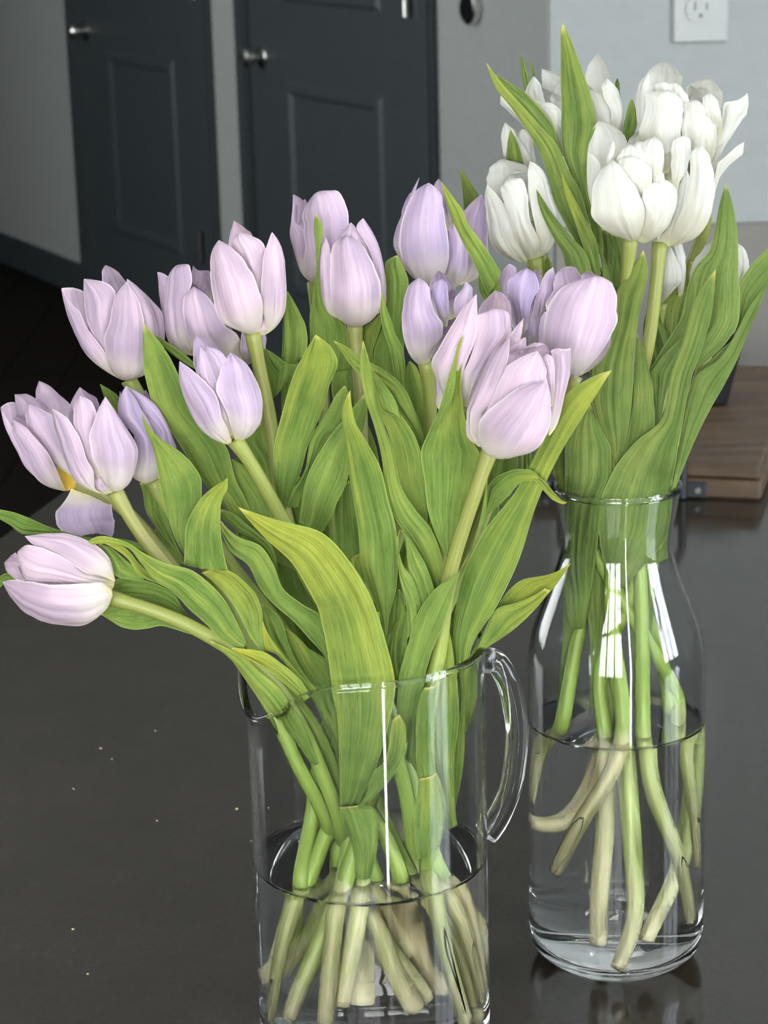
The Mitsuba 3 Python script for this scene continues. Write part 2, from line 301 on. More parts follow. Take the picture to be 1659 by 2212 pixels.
# ------------------------------------------------------------------ wooden board with black handle, and the black pot on it
bd = thing('serving_board', 'brown wooden serving board with black metal handle behind the carafe', 'serving board')
BR = trimesh.transformations.translation_matrix((0.351, 2.0285, TABLE)) @ trimesh.transformations.rotation_matrix(math.radians(-15.4), [0, 0, 1])
def on_board(m): m.apply_transform(BR); return m
bw, bl, bh = 0.221, 0.435, 0.018                # local frame: front right corner at the origin, x to the right, y away, z up
part(bd, 'top', on_board(bevel_box(-bw + .002, -.002, .006, bl, bh, bh + .014, .003)), 'walnut')
part(bd, 'base', on_board(bevel_box(-bw, 0, 0, bl, 0, bh, .003)), 'walnut')
hx0, hx1, hz = -0.188, -0.072, 0.068
P = [(hx0, -.006, .002), (hx0, -.006, hz - .02), (hx0 + .006, -.006, hz - .006), (hx0 + .02, -.006, hz), (hx1 - .02, -.006, hz), (hx1 - .006, -.006, hz - .006), (hx1, -.006, hz - .02), (hx1, -.006, .002)]
V, f = tube(np.array(P), 0.0042, 12); part(bd, 'handle', on_board(trimesh.Trimesh(V, f, process=False)), 'black_metal', smooth=40, label='black metal loop handle')
for sx, x in ((-1, hx0), (1, hx1)):
    br = part(bd, 'bracket', on_board(bevel_box(min(x, x + sx * .022), max(x, x + sx * .022), -.004, 0, .001, .017, .0015)), 'black_metal')
    sc = trimesh.creation.cylinder(.0028, .003, sections=16); sc.apply_transform(trimesh.transformations.rotation_matrix(math.pi / 2, [1, 0, 0])); sc.apply_translation((x + sx * .014, -.0045, .009)); part(br, 'screw', on_board(sc), 'slot_grey', smooth=30)
V, f = lathe([(0, 0), (.015, 0), (.018, .003), (.033, .066), (.034, .068), (.0315, .068), (.017, .006), (0, .005)], 48); V = V + [0.342, 2.29, TABLE + bh + .014]
whole('plant_pot', trimesh.Trimesh(V, f, process=False), 'black_pot', smooth=30, label='small black tapered pot standing on the wooden board at right', category='pot')

# ------------------------------------------------------------------ glass jug and carafe with their water
def vessel(grid_fn, n=160):
    """grid_fn(a) -> closed profile (r, z) from the outer bottom centre over the rim to the inner bottom centre, at angle a."""
    A = np.linspace(0, 2 * math.pi, n, endpoint=False); G = np.array([grid_fn(a) for a in A])   # n, m, 2
    V = np.stack([G[..., 0] * np.cos(A)[:, None], G[..., 0] * np.sin(A)[:, None], G[..., 1]], -1)
    m = G.shape[1]; i = np.arange(n * m).reshape(n, m); j = np.roll(i, -1, 0)
    q = np.stack([i[:, :-1], j[:, :-1], j[:, 1:], i[:, 1:]], -1).reshape(-1, 4)
    return V.reshape(-1, 3), np.vstack([q[:, [0, 1, 2]], q[:, [0, 2, 3]]])
def densify(pr, step=0.004):
    out = [pr[0]]
    for p, q in zip(pr, pr[1:]):
        k = max(1, int(math.hypot(q[0] - p[0], q[1] - p[1]) / step))
        out += [(p[0] + (q[0] - p[0]) * t / k, p[1] + (q[1] - p[1]) * t / k) for t in range(1, k + 1)]
    return out
def arc(cx, cz, r, a0, a1, n=8): return [(cx + r * math.cos(math.radians(a)), cz + r * math.sin(math.radians(a))) for a in np.linspace(a0, a1, n)]
def water_in(key, inner, zw, loc, label):
    """inner: the vessel's inner profile, bottom centre upward; the water wets it up to zw."""
    t = thing(key, label, 'water', kind='stuff'); wet = [p for p in inner if p[1] < zw]; rw = float(np.interp(zw, [p[1] for p in inner[1:]], [p[0] for p in inner[1:]]))
    wet.append((rw, zw)); V, f = lathe(wet, 160); m = trimesh.Trimesh(V + loc, f, process=False)
    part(t, 'body', m, 'water_against_glass', smooth=40)
    topp = [(rw, zw), (rw - .0003, zw - .0010), (rw - .0010, zw - .0020), (rw - .0024, zw - .0026), (rw - .005, zw - .0029), (rw - .009, zw - .0030), (0.02, zw - .0030), (1e-5, zw - .0030)]
    V, f = lathe(topp, 160); part(t, 'surface', trimesh.Trimesh(V + loc, f, process=False), 'water_top', smooth=True)

# jug: straight beaker with a rolled lip that dips into a spout on the left
JX, JY, JR, JI, JH, JW = -0.0116, 1.0386, 0.0586, 0.0566, 0.2205, 0.1110
jloc = np.array([JX, JY, TABLE])
j_outer = [(1e-5, .0015), (.030, .0005), (.044, 0), (.0475, .0004)] + arc(JR - .012, .012, .012, -80, 0, 8)
j_inner = [(1e-5, .0085), (.035, .0078), (.0455, .0085)] + arc(JI - .011, .0195, .011, -80, 0, 8)
zlow = 0.150
def spout(a):
    d = (math.degrees(a) - 210 + 180) % 360 - 180
    return math.exp(-(d / 28) ** 2)
def jug_profile(a, dry):
    s = spout(a); dip = 0.0245 * s; out_ = 0.0030 * s; k = 14
    zs = np.linspace(.03, JH - dip - .0012, 40); fl_ = out_ * np.clip((zs - (JH - dip - .018)) / .018, 0, 1) ** 2
    pr = j_outer + [(JR + o, z) for z, o in zip(zs, fl_)]
    cz, cr_ = JH - dip, (JR + JI) / 2 + out_
    pr += [(cr_ + .0004 + .0021 * math.cos(t), cz + .0019 * math.sin(t)) for t in np.linspace(-.5, math.pi + .5, 13)]
    zi = np.linspace(JH - dip - .0012, dry, 40); fi = out_ * np.clip((zi - (JH - dip - .018)) / .018, 0, 1) ** 2
    return pr + [(JI + o, z) for z, o in zip(zi, fi)]
jug = thing('glass_jug', 'clear straight glass jug with a spout and a loop handle holding the lavender tulips', 'jug')
V, f = vessel(lambda a: jug_profile(a, JW), 192); part(jug, 'body', trimesh.Trimesh(V + jloc, f, process=False), 'clear_glass', smooth=50)
hp = PchipInterpolator([0, .16, .34, .52, .72, .88, 1], np.array([(JR - .0004, .2095), (.0635, .2085), (.0712, .1945), (.0744, .172), (.0722, .148), (.0655, .128), (JR - .0004, .1175)]))(np.linspace(0, 1, 48))
ah = math.radians(4); HP = np.stack([hp[:, 0] * math.cos(ah), hp[:, 0] * math.sin(ah), hp[:, 1]], 1) + jloc
V, f = tube(HP, np.r_[np.linspace(.0068, .0060, 10), np.full(28, .0059), np.linspace(.0059, .0066, 10)], 24)
part(jug, 'handle', trimesh.Trimesh(V, f, process=False), 'clear_glass', smooth=40, label='clear glass loop handle')
j_in_full = j_inner + [(JI, z) for z in np.linspace(.03, JH, 40)]
water_in('jug_water', j_in_full, JW, jloc, 'clear water filling the lower half of the jug')

CX, CY, CW = 0.1219, 1.1399, 0.1404
cloc = np.array([CX, CY, TABLE])
zc_ = [.020, .060, .100, .150, .176, .186, .196, .206, .216, .226, .236, .246, .256, .268]
rc_ = [.0478, .0478, .0477, .0475, .0470, .0455, .0425, .0388, .0350, .0315, .0293, .0296, .0312, .0334]
C_out = PchipInterpolator(zc_, rc_)
zz = np.linspace(.020, .268, 90)
c_outer = [(1e-5, .0022), (.022, .0012), (.030, 0), (.033, .0003)] + arc(.0478 - .017, .017, .017, -78, 0, 10) + [(float(C_out(z)), z) for z in zz[1:]]
c_inner = [(1e-5, .0095), (.024, .0085), (.031, .0085)] + arc(.0458 - .0145, .0225, .0145, -80, 0, 10) + [(float(C_out(z)) - .0020, z) for z in zz if z > .026]
rim = [(.0334 - .001 + .0019 * math.cos(t), .2685 + .0019 * math.sin(t)) for t in np.linspace(-.6, math.pi + .4, 11)]
car = c_outer + rim + [p for p in c_inner[::-1] if p[1] > CW + .0005] + [(float(C_out(CW)) - .0020, CW)]
whole('glass_carafe', trimesh.Trimesh(lathe(car, 192)[0] + cloc, lathe(car, 192)[1], process=False), 'clear_glass', smooth=50,
      label='clear glass carafe with sloping shoulders and a narrow neck holding the white tulips', category='carafe')
water_in('carafe_water', c_inner, CW, cloc, 'clear water filling the lower half of the carafe')

# ------------------------------------------------------------------ tulips
# Each tulip: (white, code, label, index of the stem point at the water, stem points, petals, leaves); all points are world positions in tenths of a
# millimetre, heights above the worktop. A petal is (class, hue, bulge, left edge, right edge); a leaf is (yellowness, bulge, wave, left edge, right edge).
TULIPS = [
    (False, 'L1', 'wide lavender tulip in the jug at upper left with a torn bite in its petal', 5,
     [-1203,10586,3507,-1171,10586,3454,-812,10536,2678,-448,10486,2161,-191,10436,1638,67,10214,1085,230,10186,736,334,10286,241],
     [[0,0.3,0.42,[-1235,10588,3505,-1296,10538,3556,-1353,10525,3609,-1400,10517,3671,-1432,10513,3742,-1458,10518,3815,-1475,10518,3890,-1486,10526,3966],[-1230,10584,3505,-1277,10526,3570,-1290,10486,3655,-1325,10471,3722,-1368,10474,3782,-1396,10481,3852,-1445,10500,3906,-1486,10526,3966]],
      [0,0.3,-0.4,[-1259,10620,3515,-1323,10684,3552,-1375,10719,3600,-1418,10736,3657,-1451,10738,3719,-1474,10732,3789,-1496,10722,3860,-1509,10705,3934],[-1243,10620,3514,-1283,10684,3557,-1317,10719,3607,-1347,10736,3662,-1377,10738,3720,-1396,10732,3782,-1400,10722,3849,-1407,10705,3917]],
      [0,0.3,0.35,[-1250,10586,3522,-1279,10532,3597,-1308,10506,3667,-1336,10494,3734,-1366,10493,3800,-1377,10499,3868,-1380,10509,3939,-1377,10526,4008],[-1239,10586,3522,-1269,10532,3614,-1278,10506,3700,-1263,10494,3783,-1241,10493,3865,-1230,10499,3945,-1293,10509,3997,-1377,10526,4008]],
      [0,0.3,0.42,[-1219,10586,3504,-1268,10500,3571,-1287,10449,3652,-1287,10421,3735,-1262,10417,3809,-1243,10423,3884,-1219,10437,3950,-1170,10467,4000],[-1203,10586,3504,-1129,10500,3556,-1103,10449,3644,-1096,10421,3726,-1095,10417,3802,-1103,10423,3875,-1130,10437,3942,-1170,10467,4000]],
      [0,0.3,0.42,[-1186,10583,3510,-1155,10511,3594,-1137,10478,3670,-1131,10467,3741,-1134,10468,3810,-1147,10476,3875,-1169,10491,3938,-1176,10525,4000],[-1176,10589,3511,-1100,10553,3546,-1052,10534,3630,-1045,10522,3716,-1052,10519,3800,-1074,10522,3878,-1114,10527,3949,-1174,10528,4002]],
      [0,0.3,0.3,[-1149,10585,3525,-1102,10601,3589,-1073,10614,3657,-1061,10626,3726,-1069,10627,3801,-1092,10632,3870,-1132,10633,3933,-1185,10628,3984],[-1143,10587,3524,-1073,10615,3579,-1029,10633,3644,-1022,10644,3719,-1026,10647,3801,-1071,10642,3870,-1125,10637,3930,-1185,10628,3984]],
      [0,0.3,-0.4,[-1273,10620,3733,-1293,10684,3767,-1307,10719,3807,-1316,10736,3851,-1319,10738,3898,-1319,10732,3948,-1316,10722,3999,-1293,10705,4040],[-1179,10620,3703,-1176,10684,3753,-1173,10719,3806,-1171,10736,3859,-1176,10738,3912,-1210,10732,3963,-1246,10722,4010,-1293,10705,4040]],
      [0,0.3,-0.45,[-1227,10603,3499,-1304,10672,3520,-1358,10712,3560,-1391,10735,3625,-1403,10738,3699,-1395,10732,3775,-1374,10718,3849,-1327,10688,3919],[-1206,10603,3503,-1210,10672,3556,-1211,10712,3615,-1211,10735,3679,-1222,10738,3745,-1242,10732,3811,-1273,10718,3869,-1318,10688,3921]],
      [0,0.3,-0.45,[-1206,10603,3503,-1238,10672,3551,-1267,10712,3606,-1287,10735,3666,-1295,10738,3734,-1288,10732,3803,-1270,10718,3871,-1228,10688,3935],[-1183,10603,3507,-1132,10672,3547,-1106,10712,3604,-1096,10735,3675,-1104,10738,3749,-1127,10732,3821,-1165,10718,3883,-1219,10688,3937]]],
     [[0.1,0.22,0,[-698,10436,2752,-760,10411,2905,-850,10390,3037,-925,10374,3176,-998,10362,3311,-1072,10350,3447,-1100,10339,3602,-1099,10336,3618,-1100,10336,3679,-1092,10336,3831],[-615,10436,2805,-654,10411,2938,-703,10390,3063,-727,10374,3197,-796,10362,3306,-874,10350,3409,-921,10339,3530,-973,10336,3659,-1011,10336,3723,-1092,10336,3831]],
      [0.1,0.2,0,[-867,10506,3561,-892,10499,3577,-916,10494,3594,-940,10489,3611,-963,10486,3629,-985,10486,3648,-1005,10486,3669,-1023,10486,3691,-1039,10486,3716,-1054,10486,3742],[-866,10506,3577,-882,10499,3601,-900,10494,3624,-919,10489,3644,-941,10486,3661,-964,10486,3678,-986,10486,3694,-1008,10486,3711,-1031,10486,3726,-1054,10486,3742]]]),
    (False, 'L2', 'opened lavender tulip at far left, yellow base showing, one petal hanging down', 7,
     [-1458,10466,3039,-1354,10466,2992,-1294,10436,2960,-1168,10386,2843,-711,10336,2174,-411,10236,1943,-263,10286,1546,-88,10135,1085,-45,10386,840,-1,10486,588],
     [[0,0.35,0.42,[-1538,10486,2999,-1600,10435,3039,-1656,10409,3088,-1701,10397,3148,-1728,10396,3217,-1759,10402,3284,-1783,10411,3352,-1795,10426,3423],[-1532,10486,3002,-1580,10430,3062,-1629,10403,3117,-1677,10392,3171,-1700,10391,3238,-1724,10396,3305,-1761,10407,3364,-1795,10426,3423]],
      [0,0.35,0.42,[-1541,10486,2994,-1591,10400,3036,-1631,10349,3087,-1659,10321,3150,-1679,10317,3212,-1705,10323,3270,-1731,10337,3325,-1729,10367,3376],[-1522,10486,2994,-1531,10400,3076,-1545,10349,3147,-1565,10321,3211,-1595,10317,3264,-1632,10323,3311,-1674,10337,3352,-1729,10367,3376]],
      [0,0.35,0.35,[-1491,10486,3062,-1531,10432,3116,-1568,10406,3168,-1600,10394,3222,-1632,10393,3275,-1672,10399,3324,-1679,10409,3381,-1657,10426,3435],[-1459,10486,3061,-1484,10432,3130,-1507,10406,3194,-1526,10394,3256,-1541,10393,3318,-1551,10399,3381,-1598,10409,3415,-1657,10426,3435]],
      [0,0.35,-0.4,[-1672,10520,3141,-1717,10584,3164,-1748,10619,3199,-1762,10636,3240,-1761,10638,3287,-1758,10632,3339,-1756,10622,3391,-1754,10605,3444],[-1530,10520,3192,-1548,10584,3233,-1568,10619,3278,-1590,10636,3325,-1618,10638,3375,-1654,10632,3414,-1703,10622,3442,-1754,10605,3444]],
      [0,0.35,-0.4,[-1695,10520,3197,-1734,10584,3204,-1764,10619,3222,-1787,10636,3246,-1802,10638,3276,-1810,10632,3309,-1815,10622,3347,-1825,10605,3383],[-1642,10520,3195,-1688,10584,3203,-1722,10619,3222,-1744,10636,3249,-1751,10638,3282,-1751,10632,3322,-1751,10622,3365,-1757,10605,3406]],
      [0,0.35,-0.4,[-1608,10520,3305,-1634,10584,3320,-1651,10619,3343,-1661,10636,3371,-1662,10638,3403,-1657,10632,3437,-1648,10622,3472,-1633,10605,3507],[-1473,10520,3246,-1480,10584,3286,-1486,10619,3328,-1493,10636,3369,-1522,10638,3407,-1558,10632,3445,-1592,10622,3482,-1633,10605,3507]],
      [2,0.35,-0.3,[-1536,10503,2986,-1544,10513,3000,-1550,10520,3016,-1555,10520,3033,-1558,10520,3051,-1561,10520,3069,-1562,10513,3088,-1562,10503,3109],[-1476,10503,2996,-1471,10513,3018,-1473,10520,3040,-1483,10520,3064,-1499,10520,3083,-1517,10520,3093,-1538,10513,3103,-1562,10503,3109]],
      [0,0.75,-0.25,[-1326,10452,2984,-1303,10425,2967,-1297,10405,2941,-1294,10394,2910,-1289,10386,2880,-1289,10385,2847,-1292,10396,2811,-1308,10418,2773],[-1490,10452,3011,-1511,10425,2975,-1539,10405,2941,-1567,10394,2906,-1565,10386,2859,-1541,10385,2821,-1503,10396,2797,-1458,10418,2780]],
      [0,0.35,-0.45,[-1471,10503,3021,-1546,10572,3016,-1611,10612,3031,-1667,10635,3067,-1715,10638,3113,-1756,10632,3166,-1787,10618,3227,-1806,10588,3297],[-1463,10503,3029,-1511,10572,3062,-1557,10612,3103,-1602,10635,3146,-1648,10638,3191,-1696,10632,3234,-1748,10618,3270,-1802,10588,3301]],
      [0,0.35,-0.45,[-1463,10503,3029,-1523,10572,3050,-1580,10612,3079,-1634,10635,3113,-1680,10638,3159,-1720,10632,3211,-1749,10618,3271,-1764,10588,3341],[-1453,10503,3040,-1469,10572,3093,-1495,10612,3147,-1540,10635,3197,-1588,10638,3245,-1642,10632,3288,-1699,10618,3320,-1760,10588,3345]]],
     [[0.15,0.15,0,[-1112,10136,2761,-1187,10136,2802,-1267,10136,2820,-1351,10136,2829,-1432,10136,2853,-1510,10136,2883,-1594,10136,2882,-1678,10136,2883,-1746,10136,2932,-1816,10136,2976],[-1109,10136,2804,-1185,10136,2838,-1266,10136,2853,-1349,10136,2856,-1430,10136,2871,-1508,10136,2897,-1585,10136,2928,-1658,10136,2965,-1733,10136,2995,-1814,10136,3011]],
      [0.1,0.15,0,[-523,10236,2635,-541,10236,2682,-564,10236,2723,-591,10236,2759,-621,10236,2789,-657,10236,2813,-694,10236,2836,-723,10236,2871,-757,10236,2903,-765,10236,2945],[-512,10236,2646,-515,10236,2695,-524,10236,2741,-545,10236,2782,-581,10236,2812,-616,10236,2844,-649,10236,2875,-683,10236,2908,-719,10236,2934,-762,10236,2950]]]),
    (False, 'L3', 'pointed lavender tulip in front of the opened one at far left', 10,
     [-1238,10086,3092,-1197,10086,3008,-1137,10086,2882,-1062,10066,2789,-856,10066,2506,-630,10026,2168,-488,10014,1907,-453,10006,1784,-386,10056,1612,-309,10136,1395,-281,10495,1085,-93,10286,755,10,10386,512,48,10486,334],
     [[0,0.3,-0.4,[-1379,10120,3292,-1417,10184,3315,-1441,10219,3348,-1451,10236,3387,-1449,10238,3432,-1439,10232,3478,-1414,10222,3521,-1385,10205,3563],[-1271,10120,3289,-1291,10184,3320,-1303,10219,3360,-1308,10236,3404,-1306,10238,3453,-1311,10232,3496,-1351,10222,3530,-1385,10205,3563]],
      [0,0.3,0.35,[-1313,10086,3140,-1327,10032,3212,-1343,10006,3277,-1360,9994,3338,-1380,9993,3397,-1395,9999,3454,-1390,10009,3513,-1363,10026,3563],[-1287,10086,3139,-1295,10032,3217,-1301,10006,3288,-1302,9994,3354,-1300,9993,3419,-1289,9999,3481,-1308,10009,3535,-1363,10026,3563]],
      [0,0.3,0.3,[-1306,10086,3086,-1313,10065,3102,-1320,10053,3116,-1325,10052,3127,-1327,10052,3138,-1326,10052,3150,-1325,10059,3161,-1324,10069,3171],[-1243,10086,3092,-1250,10065,3111,-1257,10053,3127,-1266,10052,3140,-1275,10052,3153,-1283,10052,3166,-1293,10059,3177,-1303,10069,3187]],
      [0,0.3,0.42,[-1275,10088,3080,-1339,10038,3113,-1402,10033,3150,-1436,10024,3216,-1458,10025,3287,-1474,10027,3359,-1488,10028,3431,-1492,10026,3506],[-1270,10084,3081,-1322,10027,3128,-1316,9978,3216,-1343,9964,3287,-1359,9962,3359,-1388,9972,3421,-1430,9990,3477,-1492,10026,3506]],
      [0,0.3,0.42,[-1248,10081,3091,-1278,9995,3170,-1298,9952,3247,-1316,9929,3320,-1319,9934,3386,-1302,9958,3448,-1280,9986,3506,-1248,10026,3556],[-1234,10091,3088,-1167,10069,3132,-1134,10060,3208,-1117,10060,3285,-1139,10053,3356,-1178,10040,3423,-1210,10033,3492,-1248,10026,3556]],
      [0,0.3,-0.45,[-1253,10103,3082,-1322,10172,3095,-1373,10212,3129,-1411,10235,3182,-1436,10238,3245,-1452,10232,3313,-1450,10218,3385,-1437,10188,3460],[-1239,10103,3088,-1259,10172,3134,-1277,10212,3187,-1296,10235,3244,-1321,10238,3304,-1350,10232,3362,-1386,10218,3415,-1431,10188,3463]],
      [0,0.3,-0.45,[-1239,10103,3088,-1279,10172,3126,-1318,10212,3171,-1352,10235,3223,-1375,10238,3284,-1389,10232,3350,-1385,10218,3419,-1366,10188,3491],[-1221,10103,3096,-1191,10172,3144,-1184,10212,3203,-1194,10235,3270,-1219,10238,3337,-1255,10232,3399,-1302,10218,3451,-1359,10188,3494]]],
     [[0.25,0.22,0,[-943,10146,2765,-977,10130,2841,-998,10117,2920,-1012,10106,3002,-1027,10098,3081,-1035,10092,3161,-1042,10086,3241,-1057,10079,3319,-1082,10073,3393,-1095,10066,3471],[-927,10146,2764,-917,10130,2861,-890,10117,2952,-843,10106,3035,-838,10098,3124,-873,10092,3206,-929,10086,3274,-998,10079,3326,-1056,10073,3390,-1095,10066,3471]]]),
    (False, 'L4', 'dusky purple tulip half hidden behind a leaf tip, second row left of the jug', 5,
     [-1092,10386,3059,-1042,10386,2911,-1029,10386,2899,-625,10386,2154,-346,10356,1723,36,10111,1085,22,10486,704,37,10536,484,96,10636,315],
     [[0,0.9,0.35,[-1113,10386,3057,-1105,10332,3134,-1102,10306,3203,-1101,10294,3266,-1106,10293,3326,-1124,10299,3383,-1142,10309,3438,-1162,10326,3491],[-1021,10386,3104,-1013,10332,3175,-1011,10306,3238,-1014,10294,3294,-1033,10293,3347,-1059,10299,3393,-1091,10309,3434,-1132,10326,3469]],
      [0,0.9,-0.4,[-1201,10420,3154,-1230,10484,3185,-1250,10519,3224,-1261,10536,3268,-1264,10538,3316,-1261,10532,3366,-1249,10522,3417,-1237,10505,3470],[-1180,10420,3154,-1194,10484,3186,-1204,10519,3226,-1212,10536,3270,-1218,10538,3318,-1224,10532,3368,-1227,10522,3419,-1237,10505,3470]],
      [0,0.9,0.42,[-1076,10383,3062,-1041,10316,3156,-1027,10285,3236,-1025,10281,3306,-1058,10279,3374,-1105,10281,3428,-1141,10300,3485,-1186,10326,3534],[-1066,10389,3060,-992,10349,3125,-964,10326,3211,-982,10308,3295,-1011,10308,3375,-1052,10317,3442,-1115,10319,3495,-1186,10326,3534]],
      [0,0.9,0.42,[-1145,10386,3052,-1179,10300,3110,-1147,10249,3203,-1138,10221,3288,-1175,10217,3357,-1220,10223,3419,-1213,10237,3489,-1179,10267,3548],[-1076,10386,3056,-1043,10300,3146,-1042,10249,3232,-1051,10221,3309,-1075,10217,3376,-1105,10223,3438,-1138,10237,3496,-1179,10267,3548]],
      [0,0.9,-0.45,[-1102,10403,3053,-1144,10472,3090,-1168,10512,3141,-1182,10535,3199,-1188,10538,3264,-1186,10532,3331,-1179,10518,3399,-1160,10488,3469],[-1094,10403,3054,-1100,10472,3100,-1103,10512,3154,-1107,10535,3212,-1113,10538,3276,-1121,10532,3340,-1135,10518,3405,-1156,10488,3470]],
      [0,0.9,-0.45,[-1093,10403,3054,-1112,10472,3099,-1128,10512,3152,-1140,10535,3209,-1146,10538,3273,-1144,10532,3339,-1137,10518,3406,-1116,10488,3475],[-1083,10403,3056,-1058,10472,3098,-1051,10512,3152,-1049,10535,3213,-1055,10538,3279,-1067,10532,3345,-1085,10518,3410,-1112,10488,3475]]],
     [[0.2,0.2,0,[-967,10336,2683,-998,10340,2719,-1028,10344,2755,-1057,10348,2792,-1084,10353,2830,-1109,10359,2870,-1131,10365,2912,-1138,10371,2957,-1143,10378,3004,-1157,10386,3048],[-962,10336,2683,-982,10340,2724,-999,10344,2766,-1013,10348,2809,-1025,10353,2853,-1033,10359,2897,-1040,10365,2942,-1048,10371,2987,-1059,10378,3029,-1084,10386,3066]],
      [0.0,0.1,0,[-1062,10366,2654,-1081,10373,2671,-1095,10378,2688,-1106,10383,2705,-1113,10386,2723,-1116,10386,2743,-1117,10386,2762,-1113,10386,2782,-1104,10386,2802,-1092,10386,2822],[-969,10366,2646,-973,10373,2669,-983,10378,2689,-999,10383,2706,-1018,10386,2723,-1036,10386,2740,-1051,10386,2760,-1066,10386,2780,-1079,10386,2801,-1092,10386,2822]],
      [0.05,0.15,0,[-591,10446,2746,-607,10446,2790,-623,10446,2833,-639,10446,2876,-656,10446,2919,-675,10446,2961,-695,10446,3003,-707,10446,3046,-715,10446,3092,-719,10446,3138],[-505,10446,2755,-513,10446,2807,-525,10446,2857,-539,10446,2905,-559,10446,2951,-584,10446,2996,-610,10446,3039,-640,10446,3080,-676,10446,3112,-719,10446,3138]],
      [0.2,0.2,0,[-1278,10536,3319,-1286,10536,3339,-1293,10536,3358,-1300,10536,3378,-1307,10536,3398,-1313,10536,3418,-1319,10536,3438,-1324,10536,3459,-1329,10536,3479,-1334,10536,3500],[-1240,10536,3334,-1239,10536,3361,-1241,10536,3386,-1244,10536,3409,-1248,10536,3429,-1257,10536,3446,-1276,10536,3462,-1295,10536,3476,-1314,10536,3488,-1334,10536,3500]]]),
    (False, 'L5', 'lavender tulip lying on its side at lower left of the jug, facing left', 9,
     [-1284,9986,2612,-1116,9956,2568,-940,9936,2499,-790,9936,2402,-666,9966,2305,-562,9986,2205,-420,10006,1964,-334,10046,1707,-259,10126,1415,-232,10406,1085,-113,10236,884,-47,10306,594,33,10386,323],
     [[0,0.15,-0.4,[-1631,10020,2714,-1668,10084,2679,-1698,10119,2662,-1726,10136,2661,-1750,10138,2676,-1766,10132,2696,-1777,10122,2724,-1778,10105,2756],[-1624,10020,2811,-1660,10084,2788,-1688,10119,2777,-1711,10136,2779,-1728,10138,2794,-1746,10132,2783,-1764,10122,2768,-1778,10105,2756]],
      [0,0.15,0.42,[-1263,9935,2666,-1326,9849,2709,-1393,9798,2739,-1463,9770,2761,-1538,9766,2768,-1616,9772,2773,-1646,9786,2823,-1663,9816,2895],[-1254,9935,2725,-1311,9849,2766,-1367,9798,2806,-1418,9770,2854,-1473,9766,2895,-1534,9772,2923,-1601,9786,2938,-1663,9816,2895]],
      [0,0.15,0.42,[-1283,9902,2618,-1331,9880,2550,-1409,9863,2516,-1493,9849,2528,-1578,9844,2551,-1648,9840,2597,-1705,9835,2666,-1741,9826,2748],[-1254,9866,2689,-1302,9780,2754,-1371,9745,2758,-1442,9736,2758,-1515,9739,2761,-1590,9754,2767,-1665,9779,2776,-1740,9823,2754]],
      [0,0.15,0.42,[-1243,9896,2716,-1294,9824,2767,-1352,9781,2797,-1404,9770,2838,-1458,9773,2874,-1518,9786,2901,-1579,9806,2924,-1629,9842,2962],[-1242,9906,2729,-1249,9871,2816,-1286,9860,2883,-1345,9849,2929,-1412,9844,2959,-1483,9842,2971,-1556,9843,2969,-1629,9842,2962]],
      [0,0.15,-0.45,[-1297,10003,2586,-1376,10072,2528,-1452,10112,2507,-1526,10135,2516,-1592,10138,2548,-1647,10132,2597,-1687,10118,2660,-1711,10088,2739],[-1288,10003,2605,-1350,10072,2620,-1407,10112,2649,-1463,10135,2681,-1522,10138,2711,-1583,10132,2737,-1645,10118,2746,-1707,10088,2747]],
      [0,0.15,-0.45,[-1288,10003,2605,-1360,10072,2598,-1429,10112,2604,-1493,10135,2620,-1551,10138,2652,-1603,10132,2694,-1642,10118,2748,-1668,10088,2818],[-1279,10003,2621,-1310,10072,2669,-1351,10112,2714,-1408,10135,2753,-1469,10138,2787,-1533,10132,2812,-1599,10118,2823,-1665,10088,2825]]],
     [[0.4,0.2,0,[-669,9886,2378,-762,9865,2427,-828,9849,2515,-902,9837,2593,-966,9827,2677,-1049,9826,2741,-1107,9826,2822,-1171,9826,2901,-1271,9834,2918,-1373,9846,2901],[-652,9886,2410,-693,9865,2523,-739,9849,2630,-807,9837,2720,-891,9827,2789,-994,9826,2819,-1088,9826,2868,-1176,9826,2929,-1279,9834,2955,-1373,9846,2904]],
      [0.6,-0.2,0,[-949,9876,2634,-983,9876,2670,-1021,9876,2697,-1065,9876,2717,-1109,9876,2738,-1142,9876,2769,-1163,9877,2815,-1194,9880,2850,-1233,9883,2878,-1274,9886,2902],[-934,9876,2638,-964,9876,2671,-1000,9876,2697,-1037,9876,2722,-1071,9876,2751,-1102,9876,2783,-1131,9877,2817,-1157,9880,2855,-1187,9883,2884,-1228,9886,2900]],
      [0.25,-0.15,0,[-1116,9906,2709,-1148,9906,2716,-1181,9906,2723,-1216,9906,2731,-1238,9906,2743,-1247,9906,2771,-1254,9906,2810,-1265,9906,2841,-1284,9906,2867,-1307,9906,2891],[-1108,9906,2725,-1125,9906,2749,-1143,9906,2771,-1162,9906,2793,-1183,9906,2813,-1203,9906,2834,-1224,9906,2854,-1245,9906,2872,-1270,9906,2886,-1297,9906,2896]],
      [0.2,-0.2,0,[-828,10026,2371,-885,10030,2393,-942,10035,2412,-999,10039,2433,-1057,10044,2446,-1118,10048,2434,-1178,10053,2428,-1238,10057,2439,-1289,10062,2470,-1339,10066,2504],[-825,10026,2437,-901,10030,2471,-948,10035,2528,-986,10039,2599,-1050,10044,2643,-1124,10048,2672,-1208,10053,2688,-1263,10057,2670,-1299,10062,2585,-1338,10066,2510]],
